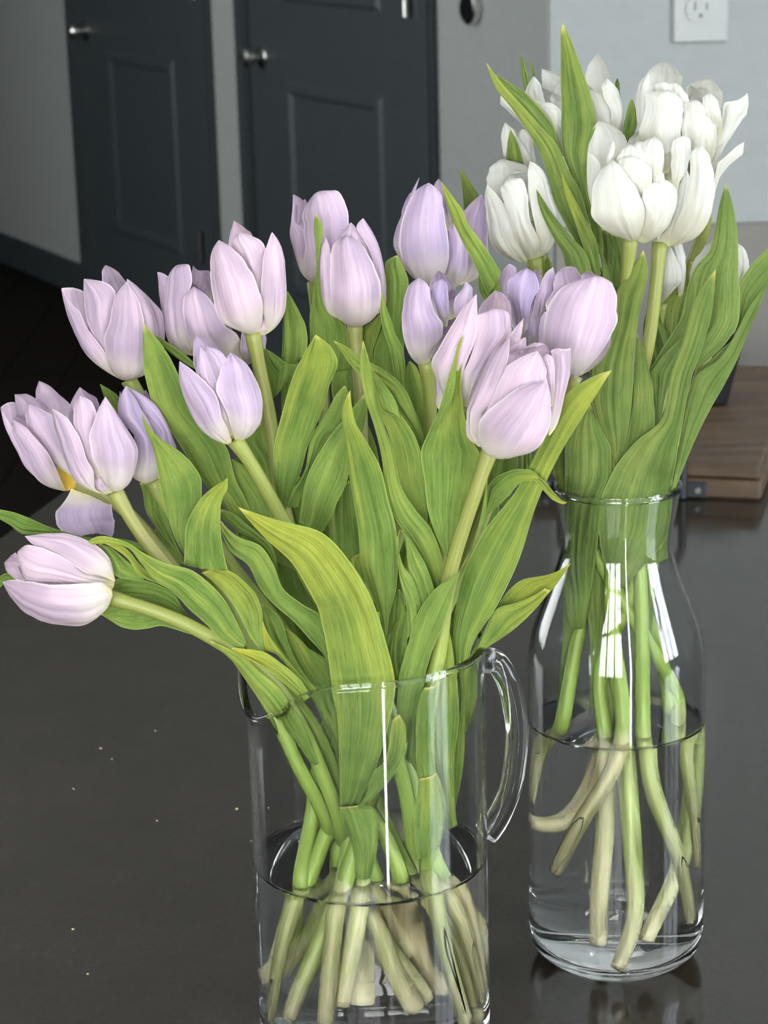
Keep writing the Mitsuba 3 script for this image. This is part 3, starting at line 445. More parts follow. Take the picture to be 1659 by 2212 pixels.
      [0.3,0.4,0,[-370,10006,1742,-412,9965,1836,-459,9969,1911,-509,10017,1967,-564,9891,2076,-610,9883,2152,-655,9877,2229,-702,9876,2301,-759,9876,2364,-821,9876,2421],[-337,10006,1752,-365,9965,1859,-394,9932,1960,-431,9951,2038,-477,9891,2139,-534,9883,2210,-600,9877,2272,-659,9876,2339,-733,9876,2384,-811,9876,2424]],
      [0.8,0.3,0,[-402,9923,2097,-432,9887,2146,-465,9880,2183,-498,9873,2218,-532,9868,2252,-567,9864,2282,-606,9861,2309,-644,9859,2336,-682,9857,2362,-719,9856,2389],[-364,9896,2139,-390,9887,2187,-420,9880,2232,-454,9873,2272,-492,9868,2307,-531,9864,2342,-572,9861,2369,-621,9859,2381,-669,9857,2389,-719,9856,2395]]]),
    (False, 'L6', 'small pointed lavender tulip with two cupped front petals, centre left of the jug', 9,
     [-675,10086,3322,-655,10086,3301,-566,10106,3128,-472,10136,2918,-312,10166,2617,-67,10146,2037,38,10136,1681,67,10156,1539,86,10186,1379,95,10315,1085,238,10086,994,329,10109,771,388,10244,345],
     [[0,0.55,-0.4,[-817,10120,3596,-838,10184,3611,-853,10219,3634,-860,10236,3660,-859,10238,3691,-856,10232,3724,-851,10222,3758,-839,10205,3792],[-695,10120,3593,-700,10184,3623,-706,10219,3657,-715,10236,3689,-738,10238,3722,-770,10232,3752,-802,10222,3777,-839,10205,3792]],
      [0,0.55,0.35,[-728,10086,3497,-732,10032,3548,-738,10006,3592,-746,9994,3632,-755,9993,3670,-765,9999,3705,-779,10009,3740,-777,10026,3774],[-706,10086,3523,-698,10032,3582,-692,10006,3631,-689,9994,3673,-687,9993,3710,-703,9999,3744,-737,10009,3766,-777,10026,3774]],
      [0,0.55,0.35,[-694,10086,3339,-722,10032,3409,-748,10006,3473,-774,9994,3535,-797,9993,3594,-817,9999,3654,-824,10009,3716,-807,10026,3772],[-679,10086,3349,-691,10032,3423,-705,10006,3491,-721,9994,3553,-739,9993,3613,-756,9999,3671,-772,10009,3731,-807,10026,3772]],
      [0,0.55,0.42,[-707,10091,3301,-768,10056,3334,-819,10039,3383,-855,10036,3441,-882,10035,3506,-902,10033,3572,-911,10029,3641,-904,10026,3711],[-688,10081,3303,-697,10009,3388,-722,9972,3459,-730,9953,3530,-756,9952,3590,-799,9966,3638,-848,9989,3679,-904,10026,3711]],
      [0,0.55,0.42,[-674,10077,3325,-685,9998,3405,-695,9958,3476,-718,9937,3539,-739,9934,3595,-728,9951,3652,-706,9980,3702,-673,10026,3743],[-645,10095,3316,-582,10066,3362,-546,10054,3427,-540,10051,3501,-554,10053,3571,-578,10047,3640,-617,10038,3700,-673,10026,3743]],
      [0,0.55,-0.45,[-689,10103,3314,-750,10172,3331,-794,10212,3368,-824,10235,3423,-843,10238,3485,-851,10232,3551,-848,10218,3620,-830,10188,3690],[-676,10103,3318,-689,10172,3362,-701,10212,3414,-713,10235,3470,-731,10238,3529,-753,10232,3587,-784,10218,3642,-824,10188,3692]],
      [0,0.55,-0.45,[-676,10103,3318,-707,10172,3357,-736,10212,3403,-761,10235,3455,-778,10238,3515,-787,10232,3578,-784,10218,3643,-767,10188,3710],[-661,10103,3323,-633,10172,3366,-627,10212,3421,-634,10235,3482,-652,10238,3545,-678,10232,3607,-714,10218,3662,-761,10188,3712]]],
     [[0.45,0.18,0,[-925,9926,2781,-917,9913,2839,-911,9903,2897,-906,9896,2954,-887,9891,3007,-862,9887,3057,-830,9886,3101,-792,9886,3138,-748,9886,3168,-702,9886,3195],[-722,9926,2748,-733,9913,2801,-740,9903,2853,-744,9896,2905,-745,9891,2957,-743,9887,3008,-740,9886,3058,-728,9886,3105,-704,9886,3149,-702,9886,3195]],
      [0.45,-0.2,0,[-574,9916,2354,-612,9916,2392,-640,9916,2436,-659,9916,2487,-681,9916,2537,-705,9916,2584,-735,9919,2628,-768,9924,2668,-805,9929,2704,-846,9936,2735],[-568,9916,2353,-577,9916,2411,-576,9916,2469,-572,9916,2526,-581,9916,2583,-602,9916,2636,-637,9919,2678,-676,9924,2717,-720,9929,2745,-773,9936,2760]],
      [0.2,0.1,0,[-1608,10186,2621,-1639,10186,2623,-1670,10186,2626,-1701,10186,2629,-1732,10186,2632,-1764,10186,2638,-1791,10186,2639,-1815,10186,2614,-1843,10186,2599,-1874,10186,2590],[-1606,10186,2654,-1637,10186,2656,-1667,10186,2658,-1697,10186,2661,-1727,10186,2666,-1757,10186,2676,-1785,10186,2681,-1814,10186,2667,-1842,10186,2653,-1870,10186,2640]],
      [0.7,0.2,0,[-386,9946,2133,-411,9941,2177,-437,9936,2219,-465,9931,2260,-493,9928,2304,-526,9925,2337,-569,9922,2352,-579,9919,2400,-577,9917,2451,-573,9916,2501],[-338,9946,2142,-372,9941,2178,-403,9936,2214,-433,9931,2252,-461,9928,2291,-488,9925,2331,-513,9922,2371,-538,9919,2412,-558,9917,2455,-573,9916,2501]],
      [0.05,0.2,0.1,[-279,10186,1992,-278,10168,2124,-304,10150,2237,-375,10132,2338,-447,10113,2433,-526,10100,2516,-593,10089,2609,-641,10086,2716,-720,10086,2792,-758,10086,2896],[-272,10186,2066,-277,10168,2194,-287,10150,2323,-313,10132,2444,-402,10113,2517,-485,10100,2600,-520,10089,2713,-580,10086,2815,-681,10086,2858,-756,10086,2937]]]),
    (False, 'L7', 'broad open lavender tulip half hidden behind the pinkish pointed one', 4,
     [-703,10686,3565,-647,10686,3487,-475,10586,2723,-92,10506,1901,190,10184,1085,266,10486,638,342,10486,402,401,10472,204],
     [[0,0.4,-0.4,[-871,10726,3813,-886,10802,3828,-896,10843,3851,-901,10863,3878,-903,10865,3908,-901,10858,3940,-895,10846,3972,-887,10826,4006],[-785,10726,3810,-798,10802,3835,-806,10843,3867,-807,10863,3911,-806,10865,3958,-815,10858,3971,-858,10846,3976,-887,10826,4006]],
      [0,0.4,-0.4,[-797,10726,3783,-830,10802,3797,-852,10843,3818,-865,10863,3844,-871,10865,3874,-869,10858,3905,-858,10846,3939,-838,10826,3970],[-765,10726,3783,-780,10802,3798,-790,10843,3821,-799,10863,3848,-804,10865,3880,-807,10858,3913,-816,10846,3943,-838,10826,3970]],
      [0,0.4,0.3,[-906,10688,3592,-978,10726,3615,-1018,10750,3654,-1033,10763,3718,-1042,10765,3787,-1049,10763,3855,-1052,10757,3923,-1052,10736,3994],[-894,10684,3593,-914,10697,3654,-932,10710,3716,-949,10724,3778,-963,10727,3842,-980,10729,3906,-1001,10730,3972,-1052,10736,3994]],
      [0,0.4,0.42,[-906,10689,3592,-979,10646,3631,-1008,10624,3686,-1018,10614,3767,-1017,10615,3842,-1015,10627,3914,-993,10630,3986,-946,10616,4045],[-894,10683,3599,-910,10600,3689,-913,10559,3770,-905,10542,3847,-894,10539,3921,-872,10541,3990,-885,10561,4057,-946,10616,4045]],
      [0,0.4,0.42,[-654,10677,3555,-658,10602,3594,-660,10561,3626,-659,10543,3653,-657,10542,3677,-655,10549,3699,-652,10564,3719,-648,10596,3735],[-623,10695,3544,-587,10644,3575,-560,10622,3603,-544,10613,3631,-540,10613,3660,-539,10619,3692,-548,10627,3714,-581,10636,3730]],
      [0,0.4,0.42,[-900,10686,3593,-903,10585,3664,-907,10525,3726,-912,10492,3782,-918,10487,3833,-916,10494,3881,-897,10511,3925,-866,10546,3954],[-659,10686,3569,-654,10585,3659,-671,10525,3721,-720,10492,3770,-747,10487,3826,-777,10494,3879,-814,10511,3926,-866,10546,3954]],
      [0,0.4,-0.45,[-721,10706,3548,-807,10787,3543,-880,10835,3560,-940,10862,3611,-987,10865,3674,-1022,10858,3747,-1037,10841,3827,-1037,10806,3913],[-706,10706,3559,-748,10787,3605,-785,10835,3661,-822,10862,3720,-864,10865,3779,-912,10858,3836,-968,10841,3881,-1031,10806,3918]],
      [0,0.4,-0.45,[-706,10706,3559,-765,10787,3591,-819,10835,3633,-869,10862,3683,-910,10865,3743,-945,10858,3809,-965,10841,3880,-972,10806,3960],[-693,10706,3569,-700,10787,3630,-715,10835,3693,-753,10862,3756,-796,10865,3818,-846,10858,3875,-903,10841,3924,-967,10806,3964]]],
     [[0.15,0.15,0,[-382,10136,2061,-415,10136,2107,-448,10136,2153,-481,10136,2198,-516,10136,2243,-546,10136,2289,-572,10137,2340,-587,10140,2394,-589,10143,2449,-588,10146,2506],[-345,10136,2077,-380,10136,2122,-410,10136,2170,-436,10136,2221,-457,10136,2274,-473,10136,2329,-485,10137,2384,-506,10140,2438,-539,10143,2478,-588,10146,2506]],
      [0.3,0.15,0,[-371,10206,2070,-394,10210,2099,-414,10215,2128,-433,10219,2158,-448,10224,2189,-460,10228,2222,-472,10233,2265,-482,10237,2310,-488,10242,2342,-480,10246,2342],[-280,10206,2068,-297,10210,2103,-315,10215,2137,-334,10219,2171,-353,10224,2205,-373,10228,2239,-395,10233,2269,-420,10237,2297,-448,10242,2324,-479,10246,2347]],
      [0.1,0.2,0,[-482,10686,3240,-482,10686,3314,-481,10686,3388,-479,10686,3462,-476,10686,3535,-468,10686,3608,-463,10686,3681,-459,10686,3753,-449,10686,3824,-432,10686,3895],[-391,10686,3349,-396,10686,3419,-397,10686,3484,-395,10686,3544,-352,10686,3596,-344,10686,3657,-351,10686,3722,-374,10686,3782,-401,10686,3840,-432,10686,3895]],
      [0.1,0.2,0,[-529,10586,3383,-537,10586,3412,-544,10586,3440,-549,10586,3469,-554,10586,3498,-558,10586,3528,-561,10586,3557,-563,10586,3586,-560,10586,3614,-545,10586,3640],[-472,10586,3464,-453,10586,3484,-438,10586,3507,-427,10586,3534,-436,10586,3555,-459,10586,3575,-479,10586,3593,-500,10586,3611,-522,10586,3626,-545,10586,3640]],
      [0.0,0.2,0,[-528,10566,3388,-513,10564,3408,-500,10562,3428,-491,10559,3449,-485,10557,3471,-481,10555,3494,-478,10553,3518,-474,10550,3541,-464,10548,3562,-450,10546,3581],[-488,10566,3436,-469,10564,3451,-451,10562,3467,-435,10559,3484,-421,10557,3503,-408,10555,3524,-395,10553,3546,-396,10550,3560,-415,10548,3570,-450,10546,3576]],
      [0,0.1,0,[-462,10606,1874,-507,10630,2013,-549,10653,2154,-587,10675,2295,-622,10696,2437,-660,10716,2580,-694,10735,2724,-703,10753,2866,-670,10770,3005,-602,10786,3141],[-185,10606,1866,-197,10630,2021,-216,10653,2176,-239,10675,2329,-266,10696,2480,-296,10716,2636,-336,10735,2788,-389,10753,2923,-480,10770,3039,-602,10786,3141]]]),
    (False, 'L8', 'pinkish lavender tulip with a raised right petal, standing above the left cluster of the jug', 7,
     [-589,10386,3758,-581,10386,3689,-561,10386,3555,-518,10386,3323,-510,10386,3175,-426,10386,2666,-23,10336,1964,224,10141,1085,272,10236,980,302,10236,831,396,10286,375],
     [[0,0.1,-0.4,[-652,10420,4024,-673,10484,4050,-687,10519,4081,-693,10536,4115,-694,10538,4151,-687,10532,4189,-674,10522,4227,-661,10505,4266],[-562,10420,4074,-564,10484,4103,-568,10519,4133,-573,10536,4163,-581,10538,4193,-607,10532,4220,-633,10522,4244,-661,10505,4266]],
      [0,0.1,0.35,[-554,10386,3844,-563,10332,3915,-579,10306,3978,-598,10294,4036,-630,10293,4088,-656,10299,4140,-663,10309,4197,-624,10326,4242],[-527,10386,3870,-522,10332,3942,-518,10306,4008,-514,10294,4072,-510,10293,4133,-518,10299,4193,-567,10309,4223,-624,10326,4242]],
      [0,0.1,0.3,[-568,10386,3749,-564,10365,3768,-560,10353,3785,-557,10352,3800,-552,10352,3814,-548,10352,3828,-543,10359,3841,-537,10369,3852],[-516,10386,3756,-512,10365,3773,-509,10353,3787,-509,10352,3799,-510,10352,3811,-514,10352,3822,-520,10359,3832,-527,10369,3842]],
      [0,0.1,0.42,[-600,10386,3750,-667,10300,3796,-726,10249,3849,-750,10221,3926,-758,10217,4005,-762,10223,4081,-755,10237,4156,-719,10267,4216],[-563,10386,3749,-537,10300,3839,-530,10249,3923,-547,10221,3999,-572,10217,4069,-608,10223,4131,-656,10237,4183,-719,10267,4216]],
      [0,0.1,0.42,[-537,10381,3755,-526,10312,3833,-535,10272,3908,-535,10259,3981,-530,10259,4050,-523,10269,4116,-504,10289,4178,-479,10326,4235],[-522,10391,3750,-463,10353,3806,-430,10339,3875,-421,10330,3952,-420,10328,4027,-426,10330,4100,-440,10329,4173,-476,10327,4235]],
      [0,0.1,-0.45,[-611,10403,3755,-676,10472,3786,-715,10512,3835,-734,10535,3902,-732,10538,3974,-719,10532,4046,-689,10518,4114,-641,10488,4176],[-592,10403,3754,-589,10472,3806,-579,10512,3862,-572,10535,3923,-571,10538,3988,-578,10532,4054,-597,10518,4116,-633,10488,4175]],
      [0,0.1,-0.45,[-592,10403,3754,-611,10472,3804,-625,10512,3860,-630,10535,3920,-629,10538,3985,-618,10532,4051,-597,10518,4114,-561,10488,4174],[-576,10403,3754,-534,10472,3793,-510,10512,3846,-498,10535,3909,-497,10538,3977,-503,10532,4045,-521,10518,4111,-554,10488,4174]]],
     [[0.35,0.28,0,[-10,10106,2293,-30,10056,2456,-77,10015,2604,-115,9983,2750,-119,9957,2899,-135,9936,3044,-153,9917,3186,-163,9903,3326,-178,9893,3464,-136,9886,3589],[-2,10106,2293,12,10056,2457,48,10015,2612,59,9983,2766,52,9957,2917,21,9936,3061,-6,9917,3203,-63,9903,3332,-123,9893,3458,-136,9886,3589]],
      [0.45,0.25,0,[-472,10286,2912,-503,10259,3016,-511,10233,3124,-506,10206,3232,-482,10179,3336,-453,10152,3438,-423,10122,3539,-387,10103,3635,-339,10091,3722,-287,10086,3804],[-467,10286,2912,-427,10259,3023,-381,10233,3130,-349,10206,3241,-307,10179,3348,-266,10152,3454,-232,10122,3562,-192,10103,3665,-213,10091,3732,-287,10086,3803]],
      [0.1,0.15,0,[-532,10486,2928,-543,10486,2969,-556,10486,3008,-570,10486,3047,-586,10486,3084,-603,10486,3121,-627,10486,3156,-650,10486,3191,-650,10486,3226,-625,10486,3262],[-515,10486,2955,-514,10486,2996,-515,10486,3036,-516,10486,3075,-518,10486,3114,-523,10486,3153,-533,10486,3191,-545,10486,3228,-559,10486,3264,-576,10486,3299]],
      [0.1,0.2,0,[108,10286,1299,86,10275,1380,72,10264,1461,65,10253,1541,66,10242,1621,75,10230,1701,85,10219,1781,96,10208,1860,108,10197,1938,122,10186,2015],[152,10286,1297,141,10275,1379,135,10264,1460,134,10253,1540,138,10242,1620,144,10230,1700,150,10219,1779,155,10208,1858,159,10197,1936,164,10186,2014]],
      [0,0.1,0,[-710,10686,2629,-727,10697,2684,-739,10708,2739,-746,10719,2793,-748,10730,2848,-745,10742,2903,-739,10753,2957,-728,10764,3012,-713,10775,3066,-694,10786,3120],[-351,10686,2451,-368,10697,2534,-390,10708,2614,-416,10719,2693,-444,10730,2769,-476,10742,2843,-511,10753,2915,-552,10764,2985,-599,10775,3053,-648,10786,3119]]]),
    (False, 'L10', 'rearmost pale lavender tulip with a green leaf tip across its petals', 4,
     [-312,11086,3861,-297,10986,3553,-233,10686,2567,-139,10586,1872,-165,10488,1085,-155,10636,564,-155,10666,263],
     [[0,0.35,-0.4,[-367,11120,4052,-395,11184,4071,-414,11219,4098,-417,11236,4129,-415,11238,4166,-412,11232,4204,-408,11222,4241,-405,11205,4280],[-305,11120,4078,-326,11184,4099,-341,11219,4127,-345,11236,4159,-346,11238,4197,-349,11232,4229,-370,11222,4257,-405,11205,4280]],
      [0,0.35,0.42,[-329,11088,3862,-375,11039,3916,-396,11019,3982,-411,11013,4049,-421,11013,4114,-414,11004,4181,-405,11012,4245,-401,11026,4309],[-323,11084,3862,-356,11026,3933,-353,10993,4003,-345,10975,4073,-352,10974,4137,-397,10994,4181,-395,11006,4246,-401,11026,4309]],
      [0,0.35,0.42,[-318,11086,3855,-361,11000,3916,-358,10949,3997,-345,10921,4071,-352,10917,4140,-353,10923,4208,-332,10937,4271,-286,10967,4317],[-295,11086,3867,-228,11000,3943,-162,10949,4018,-133,10921,4099,-133,10917,4188,-147,10923,4274,-198,10937,4333,-286,10967,4317]],
      [0,0.35,-0.45,[-323,11103,3858,-362,11172,3897,-384,11212,3948,-395,11235,4006,-398,11238,4068,-392,11232,4132,-379,11218,4194,-352,11188,4256],[-311,11103,3858,-304,11172,3906,-298,11212,3960,-295,11235,4017,-298,11238,4077,-305,11232,4138,-321,11218,4198,-347,11188,4256]],
      [0,0.35,-0.45,[-311,11103,3858,-321,11172,3907,-334,11212,3961,-343,11235,4017,-345,11238,4079,-338,11232,4141,-322,11218,4201,-289,11188,4259],[-295,11103,3859,-244,11172,3894,-217,11212,3944,-204,11235,4006,-206,11238,4073,-217,11232,4139,-243,11218,4201,-282,11188,4259]]],
     [[0.1,0.1,0,[-279,10186,2075,-291,10186,2096,-303,10186,2117,-314,10186,2137,-326,10186,2158,-337,10186,2179,-348,10186,2200,-358,10186,2222,-369,10186,2243,-380,10186,2264],[-273,10186,2108,-273,10186,2134,-276,10186,2157,-280,10186,2178,-289,10186,2197,-305,10186,2214,-323,10186,2229,-341,10186,2242,-359,10186,2254,-380,10186,2264]],
      [0.15,0.2,0,[-362,10786,3491,-337,10773,3576,-335,10759,3665,-332,10746,3754,-315,10732,3840,-299,10717,3927,-289,10706,4012,-290,10698,4097,-295,10691,4182,-287,10686,4265],[-150,10786,3485,-148,10773,3581,-155,10759,3681,-187,10746,3757,-259,10732,3820,-277,10717,3912,-276,10706,4004,-267,10698,4095,-253,10691,4181,-287,10686,4265]],
      [0.0,0.15,0,[-229,10366,2542,-237,10383,2590,-243,10400,2639,-246,10415,2688,-245,10429,2737,-243,10442,2787,-239,10455,2838,-233,10466,2887,-223,10477,2934,-196,10486,2978],[-112,10366,2539,-111,10383,2590,-112,10400,2642,-113,10415,2693,-116,10429,2745,-120,10442,2798,-127,10455,2850,-137,10466,2902,-148,10477,2954,-163,10486,3005]],
      [0.7,0.1,0,[-168,10306,2616,-167,10314,2626,-166,10321,2636,-165,10327,2645,-163,10333,2653,-160,10339,2659,-154,10344,2665,-145,10348,2670,-134,10352,2674,-121,10356,2677],[-111,10306,2558,-114,10314,2571,-116,10321,2583,-118,10327,2596,-120,10333,2609,-120,10339,2622,-121,10344,2636,-121,10348,2649,-121,10352,2663,-121,10356,2677]],
      [0.0,0.15,0,[-257,10206,1702,-273,10206,1752,-289,10206,1801,-306,10206,1850,-324,10206,1899,-342,10206,1947,-361,10209,1994,-380,10214,2040,-400,10219,2085,-420,10226,2130],[-247,10206,1846,-247,10206,1879,-250,10206,1911,-253,10206,1943,-259,10206,1974,-267,10206,2005,-272,10209,2036,-276,10214,2066,-279,10219,2096,-281,10226,2126]],
      [0,0.1,0,[-327,10586,1754,-363,10619,1944,-387,10653,2132,-398,10686,2320,-395,10719,2508,-379,10753,2696,-355,10786,2882,-324,10819,3063,-265,10853,3238,-186,10886,3409],[-27,10586,1745,-8,10619,1937,4,10653,2128,12,10686,2318,16,10719,2507,11,10753,2699,-3,10786,2887,-27,10819,3067,-92,10853,3241,-186,10886,3409]]]),
    (False, 'L11', 'closed egg-shaped lavender tulip at the middle of the jug, just right of the rearmost one', 6,
     [-117,10786,3709,-116,10786,3533,-105,10746,3548,-99,10706,3369,-94,10486,2626,-93,10286,1865,-153,10165,1085,-161,10036,1020,-198,10016,823,-260,10006,503],
     [[0,0.3,-0.4,[-221,10820,3989,-236,10884,4006,-245,10919,4027,-250,10936,4052,-250,10938,4078,-244,10932,4107,-231,10922,4135,-212,10905,4156],[-156,10820,4015,-158,10884,4030,-160,10919,4050,-164,10936,4073,-168,10938,4099,-173,10932,4129,-184,10922,4148,-212,10905,4156]],
      [0,0.3,0.35,[-179,10786,3940,-183,10732,3993,-185,10706,4039,-184,10694,4080,-184,10693,4117,-173,10699,4152,-147,10709,4182,-120,10726,4209],[-18,10786,3963,-25,10732,4009,-35,10706,4050,-47,10694,4087,-60,10693,4122,-76,10699,4154,-95,10709,4184,-120,10726,4209]],
      [0,0.3,0.42,[-197,10796,3726,-248,10743,3778,-266,10718,3837,-273,10709,3903,-276,10709,3966,-277,10715,4027,-270,10723,4089,-242,10726,4140],[-165,10776,3718,-211,10722,3778,-225,10694,3838,-223,10680,3903,-221,10677,3967,-221,10683,4028,-223,10695,4086,-242,10726,4140]],
      [0,0.3,0.42,[-11,10764,3831,-11,10706,3904,-15,10681,3969,-21,10671,4029,-39,10672,4085,-66,10677,4138,-94,10688,4188,-61,10726,4227],[-2,10808,3745,39,10759,3816,40,10731,3892,36,10717,3967,25,10715,4037,7,10722,4105,-23,10730,4167,-61,10726,4227]],
      [0,0.3,0.42,[-144,10786,3704,-205,10700,3761,-224,10649,3841,-226,10621,3919,-225,10617,3993,-221,10623,4068,-201,10637,4126,-134,10667,4155],[-79,10786,3703,-13,10700,3757,15,10649,3838,14,10621,3918,-6,10617,3991,-34,10623,4060,-73,10637,4120,-134,10667,4155]],
      [0,0.3,-0.45,[-133,10803,3705,-185,10872,3745,-215,10912,3800,-229,10935,3868,-230,10938,3939,-221,10932,4012,-200,10918,4082,-164,10888,4149],[-118,10803,3706,-111,10872,3760,-102,10912,3819,-97,10935,3883,-98,10938,3950,-106,10932,4019,-124,10918,4085,-157,10888,4149]],
      [0,0.3,-0.45,[-117,10803,3706,-131,10872,3759,-143,10912,3818,-150,10935,3882,-150,10938,3950,-143,10932,4018,-126,10918,4085,-92,10888,4150],[-101,10803,3706,-54,10872,3748,-28,10912,3804,-16,10935,3872,-17,10938,3943,-26,10932,4015,-48,10918,4084,-86,10888,4150]]],
     [[0.55,0.22,0,[-251,10046,1508,-245,9978,1744,-242,9928,1968,-264,9895,2178,-281,9863,2386,-314,9829,2588,-333,9796,2643,-417,9762,2820,-542,9733,2962,-650,9706,3111],[-176,10046,1500,-76,9978,1725,-11,9928,1956,29,9895,2182,-8,9863,2404,-65,9829,2618,-159,9796,2811,-292,9762,2970,-475,9733,3036,-650,9706,3111]],
      [0.3,0.1,0,[-168,9936,1548,-135,9912,1602,-111,9891,1660,-94,9876,1722,-73,9867,1773,-31,9866,1805,-16,9867,1852,-6,9869,1908,3,9875,1961,12,9886,2010],[-147,9936,1553,-98,9912,1600,-55,9891,1650,-16,9876,1701,19,9867,1756,47,9866,1810,69,9871,1866,72,9872,1926,70,9875,1984,44,9886,2037]],
      [0.95,0,0,[-44,9846,2555,-59,9850,2516,-58,9854,2475,-47,9858,2434,-37,9863,2393,-27,9869,2351,-17,9875,2310,-9,9881,2268,-2,9888,2224,3,9896,2181],[-34,9846,2554,-31,9850,2513,-26,9854,2472,-19,9858,2430,-9,9863,2389,2,9869,2349,11,9875,2306,20,9881,2261,28,9888,2217,24,9896,2180]],
      [0.1,0.2,0.1,[-464,10286,2938,-436,10270,3013,-391,10257,3077,-360,10246,3143,-346,10238,3219,-329,10232,3293,-287,10226,3354,-247,10219,3416,-213,10213,3483,-165,10206,3536],[-406,10286,2936,-382,10270,3011,-353,10257,3083,-320,10246,3152,-290,10238,3222,-255,10232,3286,-201,10226,3338,-175,10219,3405,-150,10213,3476,-165,10206,3536]],
      [0.15,0.25,0,[-400,10206,2885,-386,10181,2971,-371,10160,3054,-347,10146,3133,-311,10136,3204,-270,10129,3272,-226,10126,3335,-176,10126,3393,-127,10126,3452,-78,10126,3510],[-292,10206,2835,-249,10181,2910,-217,10160,2989,-181,10146,3063,-157,10136,3139,-147,10129,3218,-111,10126,3288,-79,10126,3360,-66,10126,3435,-78,10126,3510]],
      [0.1,0.15,0,[-179,10686,3231,-205,10713,3270,-224,10738,3310,-235,10759,3350,-240,10778,3391,-236,10793,3433,-223,10807,3476,-205,10819,3519,-185,10829,3559,-158,10836,3597],[-71,10686,3228,-73,10713,3267,-77,10738,3305,-81,10759,3344,-87,10778,3384,-92,10793,3425,-98,10807,3467,-107,10819,3507,-122,10829,3547,-142,10836,3585]],
      [0.0,0.45,0,[-186,10006,1155,-186,9998,1202,-187,9992,1248,-191,9988,1291,-196,9986,1333,-209,9986,1372,-225,9988,1411,-235,9992,1449,-243,9998,1488,-249,10006,1526],[-111,10006,1153,-98,9998,1202,-87,9992,1251,-79,9988,1299,-73,9986,1346,-68,9986,1394,-65,9988,1439,-75,9992,1487,-97,9998,1523,-137,10006,1534]]]),
    (False, 'L12', 'tall closed lavender tulip at the back, beside the single white tulip', 5,
     [295,11086,3845,263,10986,3538,158,10686,2676,-117,10386,1826,-198,10286,1357,-236,10170,1085,-262,9986,1076,-285,9966,905,-340,9956,422],
     [[0,0.6,-0.4,[311,11120,4089,302,11184,4120,296,11219,4154,292,11236,4191,291,11238,4228,291,11232,4265,292,11222,4302,313,11205,4338],[378,11120,4114,376,11184,4140,371,11219,4170,364,11236,4202,356,11238,4236,347,11232,4272,334,11222,4307,313,11205,4338]],
      [0,0.6,0.3,[130,11094,3904,106,11113,3968,82,11131,4034,95,11141,4100,124,11141,4167,152,11141,4232,183,11138,4297,218,11128,4359],[169,11078,3905,132,11103,3966,117,11116,4031,125,11129,4098,142,11133,4165,172,11133,4228,198,11132,4293,218,11128,4359]],
      [0,0.6,-0.4,[388,11120,3834,375,11184,3894,371,11219,3959,372,11236,4024,391,11238,4091,427,11232,4154,469,11222,4207,524,11205,4255],[422,11120,3821,496,11184,3842,535,11219,3889,556,11236,3961,556,11238,4034,554,11232,4109,548,11222,4182,524,11205,4255]],
      [0,0.6,0.42,[239,11086,3841,161,11000,3899,121,10949,3984,108,10921,4074,119,10917,4159,146,10923,4239,186,10937,4311,258,10967,4353],[289,11086,3839,336,11000,3914,350,10949,3999,349,10921,4082,340,10917,4159,329,10923,4234,311,10937,4308,258,10967,4353]],
      [0,0.6,0.42,[334,11122,3831,333,11058,3888,339,11028,3937,352,11019,3981,353,11018,4026,353,11026,4071,353,11041,4110,382,11078,4138],[379,11152,3797,418,11108,3845,439,11086,3894,443,11071,3948,445,11070,4002,439,11074,4054,421,11079,4100,382,11078,4138]],
      [0,0.6,-0.45,[275,11103,3838,209,11172,3866,163,11212,3912,134,11235,3979,120,11238,4052,123,11232,4128,135,11218,4202,170,11188,4273],[294,11103,3841,293,11172,3898,293,11212,3960,292,11235,4024,280,11238,4092,259,11232,4159,226,11218,4219,178,11188,4274]],
      [0,0.6,-0.45,[294,11103,3842,270,11172,3893,246,11212,3951,228,11235,4013,217,11238,4081,218,11232,4151,225,11218,4219,255,11188,4286],[312,11103,3844,361,11172,3892,380,11212,3953,386,11235,4023,375,11238,4096,351,11232,4166,315,11218,4230,262,11188,4288]]],
     [[0.15,0.2,0,[-33,10886,3404,-31,10886,3478,-27,10886,3550,-2,10886,3619,23,10886,3688,32,10886,3760,38,10886,3832,39,10886,3907,37,10886,3975,97,10886,4018],[121,10886,3399,118,10886,3470,119,10886,3541,124,10886,3611,132,10886,3681,140,10886,3751,148,10886,3821,149,10886,3889,128,10886,3956,97,10886,4018]],
      [0.4,0.15,0,[-88,10886,3405,-83,10882,3447,-80,10877,3488,-79,10873,3530,-80,10868,3573,-84,10864,3615,-86,10859,3653,-61,10855,3682,-25,10850,3709,3,10846,3738],[-33,10886,3404,-35,10882,3443,-36,10877,3481,-35,10873,3519,-32,10868,3556,-20,10864,3593,-7,10859,3629,5,10855,3665,13,10850,3702,3,10846,3738]],
      [0.35,0.2,0,[519,10636,3857,495,10612,3923,470,10593,3987,441,10586,4048,411,10586,4106,384,10586,4165,359,10586,4225,339,10586,4286,321,10586,4348,308,10586,4410],[587,10636,3962,556,10612,4017,525,10593,4071,493,10586,4121,459,10586,4168,427,10586,4216,408,10586,4270,376,10586,4318,343,10586,4365,308,10586,4410]],
      [0.1,0.15,0,[526,10686,3807,512,10686,3822,499,10686,3838,489,10686,3854,482,10686,3870,479,10686,3887,479,10686,3904,479,10686,3922,479,10686,3941,480,10686,3960],[579,10686,3784,582,10686,3805,584,10686,3825,585,10686,3845,585,10686,3864,585,10686,3883,581,10686,3902,574,10686,3921,565,10686,3939,554,10686,3958]],
